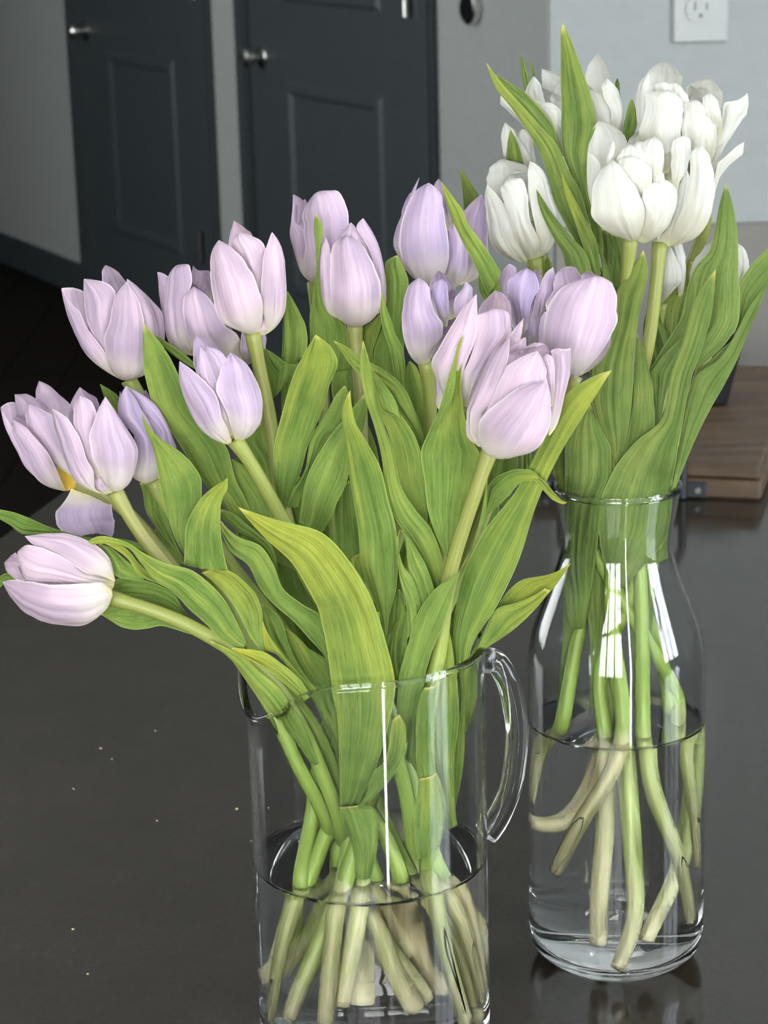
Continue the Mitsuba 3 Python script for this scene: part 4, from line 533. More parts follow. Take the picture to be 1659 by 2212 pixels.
      [0.1,0.15,0,[46,10186,2071,22,10190,2110,5,10194,2151,-3,10198,2191,-2,10203,2233,6,10209,2275,17,10215,2314,34,10221,2351,58,10228,2386,87,10236,2419],[84,10186,2098,87,10190,2135,90,10194,2171,92,10198,2207,93,10203,2243,94,10209,2278,95,10215,2314,95,10221,2349,94,10228,2384,92,10236,2419]],
      [0.1,0.15,0,[15,10236,2308,16,10236,2334,17,10236,2360,17,10236,2385,19,10236,2410,23,10236,2435,29,10236,2460,37,10236,2484,47,10236,2508,58,10236,2531],[90,10236,2334,91,10236,2357,91,10236,2380,90,10236,2402,89,10236,2424,88,10236,2446,85,10236,2468,79,10236,2489,72,10236,2510,63,10236,2531]],
      [0,0.1,0,[-96,10586,1747,-91,10630,1938,-85,10675,2129,-80,10719,2318,-72,10764,2507,-48,10808,2694,-13,10853,2880,26,10897,3064,75,10942,3245,135,10986,3424],[228,10586,1738,254,10630,1929,274,10675,2119,288,10719,2310,293,10764,2500,293,10808,2692,287,10853,2882,272,10897,3067,216,10942,3247,135,10986,3424]]]),
    (False, 'L14', 'lavender tulip with a violet inner petal, left of the right-hand cluster of the jug', 7,
     [217,10486,3576,240,10536,3347,232,10536,3210,113,10506,2847,-152,10436,2170,-350,10356,1626,-396,10306,1305,-457,10062,1085,-401,10436,789,-421,10536,475],
     [[0,0.55,-0.4,[280,10520,3782,261,10584,3804,250,10619,3831,245,10636,3861,243,10638,3894,248,10632,3928,265,10622,3960,289,10605,3987],[364,10520,3780,367,10584,3805,369,10619,3835,370,10636,3867,364,10638,3903,346,10632,3936,320,10622,3965,289,10605,3987]],
      [0,1.0,0.35,[302,10486,3746,284,10432,3790,271,10406,3830,260,10394,3867,253,10393,3903,256,10399,3941,266,10409,3970,302,10426,3980],[320,10486,3740,326,10432,3784,329,10406,3823,328,10394,3859,327,10393,3893,324,10399,3927,320,10409,3960,302,10426,3980]],
      [0,0.55,0.42,[297,10474,3657,331,10423,3709,352,10395,3757,359,10381,3804,348,10372,3852,354,10375,3893,386,10394,3927,408,10426,3964],[340,10498,3651,364,10442,3704,386,10416,3752,406,10408,3796,423,10415,3839,438,10424,3883,440,10425,3929,408,10426,3964]],
      [0,0.55,0.3,[270,10487,3344,253,10516,3374,237,10536,3406,222,10549,3441,206,10552,3480,193,10552,3520,199,10547,3551,239,10531,3577],[276,10485,3345,288,10500,3375,294,10511,3406,289,10520,3436,273,10522,3468,259,10522,3500,251,10523,3534,244,10526,3567]],
      [0,0.55,0.42,[190,10486,3556,143,10400,3624,119,10349,3698,108,10321,3771,108,10317,3838,119,10323,3903,139,10337,3964,189,10367,3999],[238,10486,3581,262,10400,3659,294,10349,3728,297,10321,3787,262,10317,3842,245,10323,3903,236,10337,3962,189,10367,3999]],
      [0,0.55,-0.45,[200,10503,3579,163,10572,3617,153,10612,3666,156,10635,3724,173,10638,3782,202,10632,3838,242,10618,3885,291,10588,3926],[216,10503,3573,240,10572,3609,266,10612,3650,291,10635,3696,308,10638,3749,316,10632,3806,315,10618,3864,298,10588,3923]],
      [0,0.55,-0.45,[216,10503,3573,221,10572,3614,229,10612,3661,241,10635,3711,259,10638,3764,283,10632,3815,315,10618,3862,357,10588,3903],[229,10503,3569,283,10572,3583,323,10612,3615,352,10635,3662,372,10638,3718,380,10632,3777,379,10618,3838,363,10588,3901]]],
     [[0.25,-0.2,0,[99,10186,2740,91,10157,2855,133,10132,2951,86,10109,3045,67,10089,3149,51,10086,3251,24,10086,3348,-8,10087,3442,-29,10101,3536,-39,10126,3630],[202,10186,2764,203,10157,2877,201,10132,2988,185,10109,3095,181,10089,3202,158,10086,3301,111,10086,3387,54,10087,3463,14,10101,3552,-39,10126,3630]],
      [0.2,0.2,0,[82,10066,3405,54,10061,3422,23,10058,3436,-2,10056,3451,-14,10056,3481,-22,10057,3515,-29,10063,3546,-34,10074,3576,-37,10089,3605,-39,10106,3634],[85,10066,3410,80,10061,3442,73,10058,3472,63,10056,3499,48,10056,3526,32,10057,3550,14,10063,3573,-3,10074,3594,-21,10089,3614,-39,10106,3634]],
      [0.1,0.25,0,[105,10506,3432,75,10493,3483,62,10481,3538,55,10472,3596,45,10467,3651,29,10466,3704,16,10466,3757,8,10466,3811,11,10466,3865,19,10466,3919],[110,10506,3448,117,10493,3505,119,10481,3561,114,10472,3617,101,10467,3668,77,10466,3716,64,10466,3768,46,10466,3817,31,10466,3867,19,10466,3919]],
      [0.05,0.15,0,[-17,10686,3227,-28,10745,3278,-36,10798,3330,-42,10843,3386,-46,10875,3445,-45,10895,3506,-29,10911,3567,-6,10924,3626,20,10933,3684,53,10936,3741],[172,10686,3166,154,10745,3220,139,10798,3276,127,10843,3336,118,10875,3399,110,10895,3465,104,10911,3533,104,10924,3601,106,10933,3669,108,10936,3739]],
      [0.3,0.3,0,[262,10136,1337,244,10112,1468,227,10093,1597,207,10086,1719,198,10086,1838,206,10086,1956,221,10086,2073,236,10092,2187,243,10107,2298,282,10126,2400],[306,10136,1360,296,10112,1489,293,10093,1614,296,10086,1734,313,10086,1848,322,10086,1963,318,10086,2077,313,10092,2189,304,10107,2297,282,10126,2400]]]),
    (False, 'L15', 'tilted pink lavender tulip just behind the front right bloom', 6,
     [387,10186,3427,342,10236,3144,283,10336,2662,28,10386,2183,-227,10306,1546,-333,10246,1255,-423,10087,1085,-440,10126,1006,-502,10096,843,-605,10197,311],
     [[0,0.2,-0.4,[475,10214,3734,463,10267,3762,458,10296,3793,457,10310,3826,463,10311,3859,486,10306,3890,511,10298,3920,537,10284,3947],[603,10214,3730,610,10267,3757,613,10296,3789,614,10310,3824,609,10311,3862,597,10306,3898,573,10298,3929,537,10284,3947]],
      [0,0.2,0.35,[564,10186,3659,565,10142,3699,571,10120,3732,580,10110,3760,598,10110,3783,618,10115,3804,637,10123,3824,657,10137,3842],[616,10186,3658,624,10142,3691,632,10120,3720,639,10110,3746,645,10110,3771,650,10115,3795,654,10123,3819,657,10137,3842]],
      [0,0.2,0.35,[574,10186,3633,578,10142,3666,586,10120,3692,597,10110,3713,609,10110,3729,624,10115,3741,644,10123,3750,667,10137,3755],[651,10186,3630,656,10142,3656,660,10120,3677,664,10110,3695,667,10110,3711,668,10115,3726,668,10123,3741,667,10137,3755]],
      [0,0.2,0.42,[371,10177,3430,371,10125,3519,372,10093,3597,402,10081,3663,427,10074,3732,439,10066,3806,444,10077,3875,513,10137,3881],[392,10195,3404,424,10158,3492,461,10146,3572,502,10140,3647,549,10146,3717,603,10163,3782,598,10168,3859,513,10137,3881]],
      [0,0.2,0.42,[285,10186,3488,254,10115,3577,234,10074,3660,269,10050,3733,306,10047,3800,345,10051,3863,389,10063,3922,444,10088,3969],[366,10186,3407,367,10115,3506,372,10074,3593,394,10050,3672,425,10047,3746,445,10051,3820,444,10063,3896,444,10088,3969]],
      [0,0.2,-0.45,[369,10200,3431,333,10257,3484,326,10290,3546,334,10309,3615,358,10311,3683,393,10307,3746,440,10295,3800,499,10270,3845],[386,10200,3424,420,10257,3469,455,10290,3519,486,10309,3574,509,10311,3637,523,10307,3703,522,10295,3772,506,10270,3842]],
      [0,0.2,-0.45,[386,10200,3424,398,10257,3477,411,10290,3536,426,10309,3598,451,10311,3660,483,10307,3720,525,10295,3771,578,10270,3814],[404,10200,3417,475,10257,3431,530,10290,3465,571,10309,3522,597,10311,3589,609,10307,3662,608,10295,3736,585,10270,3811]]],
     [[0.25,0.22,0,[229,10086,2559,184,10048,2710,115,10014,2846,41,9984,2975,10,9957,3121,-5,9936,3267,-33,9917,3408,-70,9903,3544,-89,9893,3681,-72,9886,3814],[276,10086,2574,263,10048,2731,220,10014,2881,142,9984,2998,79,9957,3122,56,9936,3267,15,9917,3405,-24,9903,3542,-41,9893,3681,-72,9886,3814]],
      [0.3,0.15,0,[174,10266,3219,149,10241,3297,110,10220,3363,68,10206,3426,34,10198,3492,-21,10192,3541,-81,10186,3583,-133,10179,3634,-171,10173,3696,-211,10166,3757],[211,10266,3250,183,10241,3327,155,10220,3403,129,10206,3477,90,10198,3543,35,10192,3593,-27,10186,3635,-90,10179,3674,-146,10173,3723,-211,10166,3757]],
      [0.1,0.2,0,[179,10536,3149,156,10552,3191,137,10567,3234,123,10579,3278,114,10585,3324,110,10586,3371,112,10586,3419,116,10586,3468,122,10586,3516,141,10586,3560],[217,10536,3203,222,10552,3243,225,10567,3283,226,10579,3324,227,10585,3365,218,10586,3408,203,10586,3450,189,10586,3492,173,10586,3531,141,10586,3560]],
      [0.25,0.15,0,[94,9946,2380,94,9938,2444,92,9931,2508,88,9925,2570,74,9919,2631,62,9913,2692,58,9908,2753,56,9904,2814,55,9900,2876,73,9896,2929],[155,9946,2526,151,9938,2576,142,9931,2623,130,9925,2667,107,9919,2708,83,9913,2747,70,9908,2791,62,9904,2838,63,9900,2883,73,9896,2929]],
      [0.1,0.15,0,[163,9976,2505,156,9967,2554,148,9958,2602,136,9949,2649,119,9940,2695,104,9932,2741,99,9923,2788,98,9914,2836,91,9905,2883,76,9896,2929],[226,9976,2590,218,9967,2632,207,9958,2673,194,9949,2713,180,9940,2752,162,9932,2790,143,9923,2827,123,9914,2862,100,9905,2896,76,9896,2929]]]),
    (False, 'L16', 'large front lavender tulip on the right of the jug, drooping over its pale stem', 9,
     [487,9926,3283,432,9926,3127,380,9966,2959,327,9996,2790,295,10016,2677,214,10036,2150,189,10026,2119,166,10006,1800,177,9986,1580,161,10200,1085,181,9966,1085,203,9970,879,258,10019,593,314,10086,318],
     [[0,0.25,-0.4,[535,9960,3529,550,10024,3560,561,10059,3599,569,10076,3643,578,10078,3685,623,10072,3710,667,10062,3722,713,10045,3729],[751,9960,3523,762,10024,3549,767,10059,3581,770,10076,3617,771,10078,3657,768,10072,3698,748,10062,3735,713,10045,3729]],
      [0,0.25,0.35,[753,9926,3479,749,9872,3530,746,9846,3573,742,9834,3611,739,9833,3646,733,9839,3679,719,9849,3710,740,9866,3734],[773,9926,3479,774,9872,3529,774,9846,3572,774,9834,3612,774,9833,3648,773,9839,3687,766,9849,3721,740,9866,3734]],
      [0,0.25,0.3,[752,9925,3345,762,9941,3404,770,9954,3464,776,9963,3525,780,9962,3588,782,9960,3651,765,9952,3723,802,9957,3738],[758,9927,3344,793,9955,3386,811,9973,3439,825,9987,3496,841,9992,3553,854,9994,3611,860,9998,3670,857,9980,3734]],
      [0,0.25,0.3,[444,9926,3301,417,9905,3320,395,9893,3341,383,9892,3360,380,9892,3381,379,9892,3407,381,9899,3431,385,9909,3453],[454,9926,3301,444,9905,3327,438,9893,3350,435,9892,3370,434,9892,3389,436,9892,3408,444,9899,3425,455,9909,3440]],
      [0,0.25,0.35,[477,9875,3293,452,9821,3389,458,9795,3473,489,9783,3552,518,9782,3631,555,9788,3695,622,9798,3737,697,9816,3758],[602,9875,3279,656,9821,3344,697,9795,3410,733,9783,3479,747,9782,3551,741,9788,3625,728,9798,3697,697,9816,3758]],
      [0,0.25,0.42,[434,9929,3301,383,9890,3380,381,9866,3467,405,9864,3544,438,9864,3619,474,9865,3690,518,9868,3756,577,9866,3809],[444,9923,3302,438,9855,3401,444,9826,3476,496,9805,3538,528,9803,3606,549,9814,3675,572,9831,3743,577,9866,3809]],
      [0,0.25,0.42,[476,9866,3290,427,9780,3364,428,9730,3453,468,9701,3521,526,9697,3567,585,9703,3611,651,9717,3633,726,9748,3637],[551,9866,3270,614,9780,3293,673,9730,3329,715,9701,3384,740,9697,3450,746,9703,3515,746,9717,3579,726,9748,3637]],
      [0,0.25,-0.45,[471,9943,3290,452,10012,3349,453,10052,3415,480,10075,3484,518,10078,3551,567,10072,3611,626,10058,3658,694,10028,3695],[487,9943,3279,536,10012,3316,584,10052,3360,629,10075,3411,665,10078,3472,695,10072,3539,702,10058,3612,701,10028,3691]],
      [0,0.25,-0.45,[487,9943,3279,514,10012,3329,541,10052,3387,571,10075,3447,609,10078,3508,654,10072,3565,708,10058,3610,771,10028,3647],[504,9943,3268,585,10012,3266,652,10052,3288,707,10075,3340,748,10078,3405,777,10072,3478,783,10058,3557,778,10028,3642]]],
     [[0.2,0.15,0,[72,10086,1810,33,10007,2003,48,9960,2184,91,9934,2348,136,9923,2499,224,9917,2631,346,9917,2724,410,9924,2860,449,9936,3008,474,9956,3155],[78,10086,1810,120,10007,1993,161,9960,2162,204,9934,2319,263,9923,2462,311,9917,2606,354,9917,2748,427,9924,2874,468,9936,3013,474,9956,3155]],
      [0.35,-0.18,0,[284,10126,2724,234,10105,2847,201,10089,2975,190,10078,3104,176,10070,3231,213,10062,3337,265,10053,3449,299,10044,3568,335,10035,3686,381,10026,3799],[310,10126,2723,357,10105,2844,398,10089,2965,434,10078,3086,450,10070,3205,402,10062,3320,376,10053,3440,366,10044,3561,374,10035,3682,381,10026,3799]],
      [0.3,0.1,0,[216,10026,3345,255,10017,3385,287,10010,3432,313,10003,3481,331,9998,3534,339,9994,3589,344,9991,3645,350,9989,3700,363,9987,3753,379,9986,3805],[221,10026,3350,242,10017,3401,260,10010,3453,276,10003,3506,292,9998,3557,307,9994,3609,322,9991,3660,337,9989,3711,352,9987,3762,378,9986,3807]],
      [0.1,0.35,0,[125,9946,1690,120,9943,1743,117,9940,1795,117,9937,1848,117,9936,1900,118,9936,1951,121,9936,2003,128,9936,2053,140,9936,2101,161,9936,2148],[202,9949,1686,200,9948,1740,196,9946,1794,189,9940,1849,188,9939,1902,192,9942,1954,198,9947,2004,205,9952,2054,214,9957,2103,225,9964,2152]],
      [0.25,0.4,0,[115,9956,1264,106,9938,1320,100,9923,1373,98,9913,1425,99,9909,1474,103,9909,1521,107,9910,1567,112,9910,1613,121,9916,1657,130,9926,1698],[209,9962,1315,223,9976,1352,234,9988,1390,243,9998,1430,247,10001,1473,245,9999,1519,242,9995,1566,236,9988,1613,224,9974,1662,208,9956,1711]]]),
    (False, 'L17', 'large smooth mauve tulip at far right of the jug, against the carafe leaves', 4,
     [910,10386,3512,780,10436,3192,483,10436,2390,41,10416,1786,-241,10076,1085,-319,10086,841,-398,10066,670,-512,10066,383],
     [[0,0.35,-0.4,[810,10426,3767,792,10502,3793,788,10543,3824,809,10563,3857,828,10565,3895,830,10558,3941,845,10546,3974,887,10526,3998],[993,10426,3815,998,10502,3840,995,10543,3869,987,10563,3900,974,10565,3933,950,10558,3965,926,10546,3996,887,10526,3998]],
      [0,0.35,-0.4,[915,10426,3817,928,10502,3831,937,10543,3851,945,10563,3876,950,10565,3904,955,10558,3935,961,10546,3963,987,10526,3979],[1045,10426,3814,1053,10502,3838,1056,10543,3866,1057,10563,3893,1055,10565,3919,1048,10558,3943,1018,10546,3963,987,10526,3979]],
      [0,0.35,0.3,[784,10379,3538,768,10404,3573,756,10422,3609,749,10435,3648,748,10436,3689,750,10434,3732,754,10432,3773,775,10436,3809],[817,10393,3534,804,10419,3572,795,10438,3612,791,10453,3653,793,10456,3702,798,10458,3760,802,10456,3799,775,10436,3809]],
      [0,0.35,0.42,[890,10386,3501,794,10285,3564,753,10225,3671,750,10192,3778,770,10187,3874,817,10194,3953,903,10211,3994,1001,10246,4000],[921,10386,3501,973,10285,3581,1019,10225,3658,1060,10192,3736,1088,10187,3815,1088,10194,3897,1068,10211,3980,1001,10246,4000]],
      [0,0.35,-0.45,[895,10406,3506,845,10487,3530,810,10535,3573,790,10562,3634,783,10565,3702,789,10558,3771,808,10541,3838,843,10506,3901],[914,10406,3507,934,10487,3551,947,10535,3604,952,10562,3662,946,10565,3725,928,10558,3788,898,10541,3847,851,10506,3901]],
      [0,0.35,-0.45,[915,10406,3507,905,10487,3552,887,10535,3605,874,10562,3662,870,10565,3727,880,10558,3794,903,10541,3853,946,10506,3909],[941,10406,3509,1019,10487,3531,1070,10535,3575,1099,10562,3641,1095,10565,3718,1070,10558,3792,1023,10541,3856,957,10506,3909]]],
     [[0.4,0.2,0,[299,10286,1388,303,10258,1692,337,10230,1988,312,10202,2280,350,10177,2564,457,10155,2817,617,10132,3033,731,10109,3257,850,10095,3492,1054,10086,3601],[307,10286,1387,352,10258,1671,361,10230,1954,396,10202,2226,525,10177,2460,631,10155,2698,705,10132,2948,804,10109,3181,927,10095,3395,1054,10086,3601]],
      [0.6,-0.2,0,[368,10436,1719,368,10384,1870,372,10344,2015,400,10317,2147,452,10297,2268,511,10273,2384,576,10245,2499,651,10221,2568,770,10202,2596,872,10186,2654],[379,10436,1719,415,10384,1854,435,10386,1971,435,10386,2092,495,10297,2217,589,10273,2288,671,10245,2372,743,10221,2464,814,10202,2556,872,10186,2654]],
      [0.45,0.2,0,[406,10266,2162,431,10252,2222,455,10238,2282,476,10226,2345,500,10215,2404,540,10205,2441,596,10196,2456,650,10188,2477,702,10182,2503,750,10176,2537],[460,10266,2206,501,10252,2236,541,10238,2267,579,10226,2299,616,10215,2334,651,10205,2369,685,10196,2407,717,10188,2445,747,10182,2484,776,10176,2525]]]),
    (False, 'L18', 'ragged bluish lavender tulip between the single white tulip and the front cluster', 4,
     [723,10686,3608,618,10686,3133,308,10586,2345,19,10506,1751,-285,10311,1085,-266,10386,910,-392,10436,618,-507,10486,399],
     [[0,0.6,0.3,[590,10702,3663,570,10724,3710,560,10740,3758,557,10751,3806,559,10752,3855,575,10755,3904,597,10750,3951,630,10728,3990],[642,10670,3723,628,10692,3767,621,10707,3809,620,10719,3849,624,10722,3889,658,10719,3925,663,10720,3963,630,10728,3990]],
      [0,1.0,0.42,[680,10686,3609,667,10600,3689,650,10549,3759,631,10521,3822,609,10517,3879,608,10523,3932,649,10537,3974,704,10567,3995],[712,10686,3608,708,10600,3686,710,10549,3752,715,10521,3813,733,10517,3865,758,10523,3914,744,10537,3965,704,10567,3995]],
      [0,0.6,-0.4,[727,10720,3873,732,10784,3879,737,10819,3889,742,10836,3901,747,10838,3914,753,10832,3926,759,10822,3938,771,10805,3949],[791,10720,3871,795,10784,3874,796,10819,3882,795,10836,3892,792,10838,3905,788,10832,3919,781,10822,3934,771,10805,3949]],
      [0,0.6,0.42,[732,10667,3666,731,10612,3727,734,10584,3781,739,10571,3831,753,10571,3878,771,10580,3921,792,10596,3962,832,10626,3984],[768,10705,3717,789,10652,3758,807,10627,3796,821,10618,3833,832,10616,3871,838,10618,3909,839,10623,3946,832,10626,3984]],
      [0,0.6,0.35,[690,10686,3576,687,10632,3624,686,10606,3664,687,10594,3700,688,10593,3733,696,10599,3765,715,10609,3792,741,10626,3810],[771,10686,3574,767,10632,3618,765,10606,3656,763,10594,3691,762,10593,3724,760,10599,3755,756,10609,3785,741,10626,3810]],
      [0,0.6,-0.45,[710,10703,3604,672,10772,3627,648,10812,3664,636,10835,3713,632,10838,3767,637,10832,3823,651,10818,3877,677,10788,3929],[723,10703,3604,733,10772,3641,741,10812,3683,745,10835,3729,742,10838,3780,732,10832,3832,714,10818,3881,682,10788,3929]],
      [0,0.6,-0.45,[724,10703,3604,716,10772,3640,706,10812,3682,699,10835,3728,697,10838,3779,701,10832,3831,713,10818,3882,738,10788,3931],[738,10703,3605,783,10772,3630,807,10812,3670,818,10835,3720,815,10838,3775,804,10832,3830,780,10818,3882,744,10788,3932]]],
     [[0.3,0.25,0,[439,10186,2805,458,10173,2866,472,10159,2927,479,10146,2989,485,10132,3051,519,10117,3099,570,10106,3131,624,10098,3145,681,10091,3142,722,10086,3107],[461,10186,2837,470,10173,2886,493,10159,2921,526,10146,2952,557,10132,2985,586,10117,3018,613,10106,3055,644,10098,3082,685,10091,3089,722,10086,3096]],
      [0.6,0.2,0,[696,10086,3092,710,10082,3075,724,10077,3059,739,10073,3043,754,10068,3026,769,10064,3010,786,10059,2998,806,10055,2989,827,10050,2983,845,10046,2994],[681,10086,3145,702,10082,3130,721,10077,3114,739,10073,3097,755,10068,3078,770,10064,3058,786,10059,3039,803,10055,3020,822,10050,3002,845,10046,2994]],
      [0.15,0.15,0,[421,10436,2903,440,10447,2937,458,10458,2972,473,10469,3007,487,10480,3043,501,10492,3080,507,10503,3118,508,10514,3156,509,10525,3194,510,10536,3233],[581,10436,2871,604,10447,2911,623,10458,2952,637,10469,2994,644,10480,3037,647,10492,3082,649,10503,3127,646,10514,3171,637,10525,3214,623,10536,3258]],
      [0.1,0.15,0,[651,10536,2896,652,10536,2924,653,10536,2952,655,10536,2980,656,10536,3008,658,10536,3036,660,10536,3064,663,10536,3091,666,10536,3119,670,10536,3146],[711,10536,2895,712,10536,2926,713,10536,2957,714,10536,2988,714,10536,3019,715,10536,3049,715,10536,3080,714,10536,3111,714,10536,3142,713,10536,3173]],
      [0,0.1,0,[89,10586,1742,97,10608,1918,111,10630,2091,129,10653,2261,151,10675,2429,185,10697,2596,240,10719,2760,309,10742,2909,407,10764,3040,534,10786,3156],[368,10586,1857,390,10588,2013,412,10513,2193,444,10653,2297,475,10675,2441,518,10697,2583,560,10719,2724,572,10742,2867,563,10764,3011,534,10786,3156]]]),
    (True, 'W1', 'single closed white tulip at left of the carafe bouquet', 5,
     [783,11199,3932,788,11199,3839,1028,11249,2903,1046,11299,2530,1337,11299,1919,1581,11566,1404,1514,11199,1305,1583,11199,930,1611,11252,591],
     [[1,0,-0.4,[598,11233,4118,577,11297,4158,565,11332,4202,560,11349,4247,559,11351,4293,565,11345,4340,591,11335,4383,631,11318,4410],[776,11233,4114,780,11297,4181,782,11332,4243,780,11349,4296,777,11351,4339,754,11345,4372,689,11335,4396,631,11318,4410]],
      [1,0,-0.4,[682,11233,4172,663,11297,4193,652,11332,4219,647,11349,4246,646,11351,4275,650,11345,4306,669,11335,4328,700,11318,4337],[765,11233,4170,769,11297,4194,770,11332,4223,769,11349,4254,766,11351,4292,758,11345,4331,740,11335,4339,700,11318,4337]],
      [1,0,0.42,[744,11199,3916,714,11113,3989,688,11062,4056,666,11034,4120,645,11030,4179,619,11036,4237,607,11050,4292,647,11080,4338],[805,11199,3931,809,11113,4013,779,11062,4086,751,11034,4155,746,11030,4224,740,11036,4291,711,11050,4351,647,11080,4338]],
      [1,0,0.42,[717,11208,3911,647,11172,3940,594,11157,3982,559,11149,4044,552,11141,4112,544,11139,4181,537,11139,4247,549,11140,4313],[749,11190,3915,729,11119,3989,709,11081,4056,687,11066,4119,660,11071,4174,627,11086,4225,590,11106,4272,549,11140,4313]],
      [1,0,0.42,[805,11197,3931,795,11124,4014,785,11090,4089,770,11074,4159,753,11074,4226,746,11083,4292,747,11100,4358,761,11140,4420],[811,11201,3936,873,11166,3994,892,11148,4068,894,11141,4149,872,11139,4226,851,11141,4303,823,11144,4377,761,11140,4420]],
      [1,0,-0.45,[767,11216,3924,709,11285,3943,666,11325,3980,635,11348,4036,616,11351,4100,612,11345,4167,615,11331,4234,639,11301,4300],[783,11216,3929,780,11285,3977,776,11325,4032,769,11348,4088,753,11351,4147,728,11345,4205,693,11331,4256,645,11301,4302]],
      [1,0,-0.45,[784,11216,3928,760,11285,3971,735,11325,4020,714,11348,4074,698,11351,4133,692,11345,4195,694,11331,4257,712,11301,4319],[799,11216,3932,841,11285,3978,854,11325,4033,854,11348,4095,838,11351,4158,810,11345,4219,771,11331,4273,719,11301,4320]]],
     [[0.3,0.2,0,[1097,11339,3919,1078,11323,4051,1034,11310,4176,993,11299,4300,940,11291,4418,926,11285,4544,927,11279,4671,923,11272,4796,923,11266,4920,923,11259,5044],[1142,11339,3918,1127,11323,4055,1073,11310,4182,1054,11299,4316,1059,11291,4449,1098,11285,4574,1076,11279,4704,1034,11272,4828,989,11266,4951,937,11259,5070]],
      [0.6,0.2,0,[1076,11119,3845,1052,11112,3903,1030,11107,3961,1010,11102,4020,991,11099,4078,973,11099,4135,952,11099,4192,932,11099,4249,919,11099,4307,913,11099,4366],[1103,11119,3845,1101,11112,3909,1095,11107,3972,1079,11102,4033,1054,11099,4090,1022,11099,4144,994,11099,4200,967,11099,4255,938,11099,4310,913,11099,4366]],
      [0.3,0.15,0,[1118,11159,3837,1117,11159,3876,1112,11159,3914,1104,11159,3951,1095,11159,3987,1085,11159,4022,1073,11159,4056,1057,11159,4089,1036,11159,4121,1013,11159,4152],[1180,11159,3773,1165,11159,3818,1151,11159,3862,1137,11159,3906,1122,11159,3950,1104,11159,3992,1083,11159,4033,1061,11159,4073,1038,11159,4113,1013,11159,4152]],
      [0.1,0.3,0,[961,11299,1944,947,11259,2100,949,11369,2207,949,11399,2340,946,11374,2489,940,11312,2647,927,11149,2831,929,11149,2966,972,11149,3093,1057,11149,3194],[1046,11299,1941,1063,11259,2097,1080,11226,2248,1095,11199,2396,1109,11176,2542,1120,11157,2687,1164,11149,2816,1162,11149,2940,1107,11149,3068,1057,11149,3194]],
      [0.1,0.3,0,[1077,11349,1483,1076,11341,1594,1075,11334,1705,1075,11328,1815,1069,11322,1924,1056,11316,2032,1047,11311,2139,1047,11307,2246,1048,11303,2352,1053,11299,2457],[1130,11349,1481,1134,11341,1601,1138,11334,1721,1142,11328,1839,1147,11322,1956,1151,11316,2073,1157,11311,2188,1166,11307,2302,1181,11303,2414,1200,11299,2526]]]),
    (True, 'W2', 'large ruffled double white tulip at the front of the carafe bouquet', 5,
     [1249,11099,4032,1233,11119,3795,1187,11249,2756,1173,11249,2033,1230,11199,1583,1237,11173,1404,1210,11069,1367,1163,11039,1227,1020,11030,1002,883,11148,623],
     [[1,0,-0.4,[1102,11143,4336,1083,11226,4363,1068,11271,4397,1062,11293,4434,1064,11296,4476,1073,11288,4520,1084,11275,4560,1110,11253,4595],[1212,11143,4333,1238,11226,4377,1251,11271,4423,1255,11293,4467,1249,11296,4510,1207,11288,4547,1161,11275,4577,1110,11253,4595]],
      [1,0,-0.4,[1228,11143,4360,1238,11226,4391,1246,11271,4425,1252,11293,4458,1262,11296,4490,1290,11288,4518,1316,11275,4546,1341,11253,4575],[1414,11143,4355,1424,11226,4384,1429,11271,4417,1429,11293,4452,1426,11296,4487,1407,11288,4523,1378,11275,4552,1341,11253,4575]],
      [1,0,-0.4,[1371,11143,4328,1375,11226,4371,1377,11271,4412,1378,11293,4450,1377,11296,4484,1384,11288,4514,1426,11275,4529,1465,11253,4525],[1486,11143,4325,1496,11226,4345,1500,11271,4370,1501,11293,4399,1498,11296,4430,1493,11288,4463,1484,11275,4494,1465,11253,4525]],
      [1,0,0.35,[1273,11099,4255,1249,11030,4304,1235,10995,4348,1228,10980,4388,1226,10979,4426,1231,10987,4465,1245,11000,4498,1279,11022,4517],[1399,11099,4252,1393,11030,4316,1390,10995,4369,1388,10980,4415,1388,10979,4455,1364,10987,4492,1324,11000,4511,1279,11022,4517]],
      [1,0,0.35,[1169,11099,4313,1143,11030,4351,1126,10995,4385,1119,10980,4416,1120,10979,4446,1127,10987,4475,1137,11000,4502,1155,11022,4526],[1202,11099,4312,1170,11030,4349,1150,10995,4382,1141,10980,4412,1144,10979,4442,1157,10987,4470,1163,11000,4499,1155,11022,4526]],
      [1,0,0.3,[1465,11096,4196,1462,11123,4243,1459,11140,4292,1456,11148,4342,1453,11147,4393,1454,11146,4446,1461,11145,4492,1507,11154,4520],[1482,11102,4194,1485,11132,4245,1495,11154,4292,1529,11177,4335,1545,11183,4385,1551,11184,4439,1548,11180,4500,1507,11154,4520]],
      [1,0,0.3,[1082,11108,4149,1065,11136,4189,1053,11157,4230,1047,11172,4273,1044,11177,4319,1043,11180,4366,1043,11171,4413,1046,11154,4461],[1125,11090,4151,1105,11119,4196,1095,11138,4242,1092,11152,4289,1100,11153,4337,1109,11150,4384,1083,11153,4427,1046,11154,4461]],
      [1,0,0.35,[1300,11099,4336,1285,11030,4384,1278,10995,4423,1275,10980,4457,1274,10979,4486,1292,10987,4512,1321,11000,4529,1355,11022,4539],[1398,11099,4334,1399,11030,4373,1399,10995,4408,1398,10980,4440,1397,10979,4470,1391,10987,4499,1378,11000,4522,1355,11022,4539]],
      [1,0,-0.4,[1327,11143,4357,1344,11226,4382,1356,11271,4412,1366,11293,4446,1374,11296,4482,1379,11288,4521,1385,11275,4557,1415,11253,4576],[1447,11143,4354,1461,11226,4380,1468,11271,4411,1471,11293,4444,1471,11296,4481,1468,11288,4519,1452,11275,4552,1415,11253,4576]],
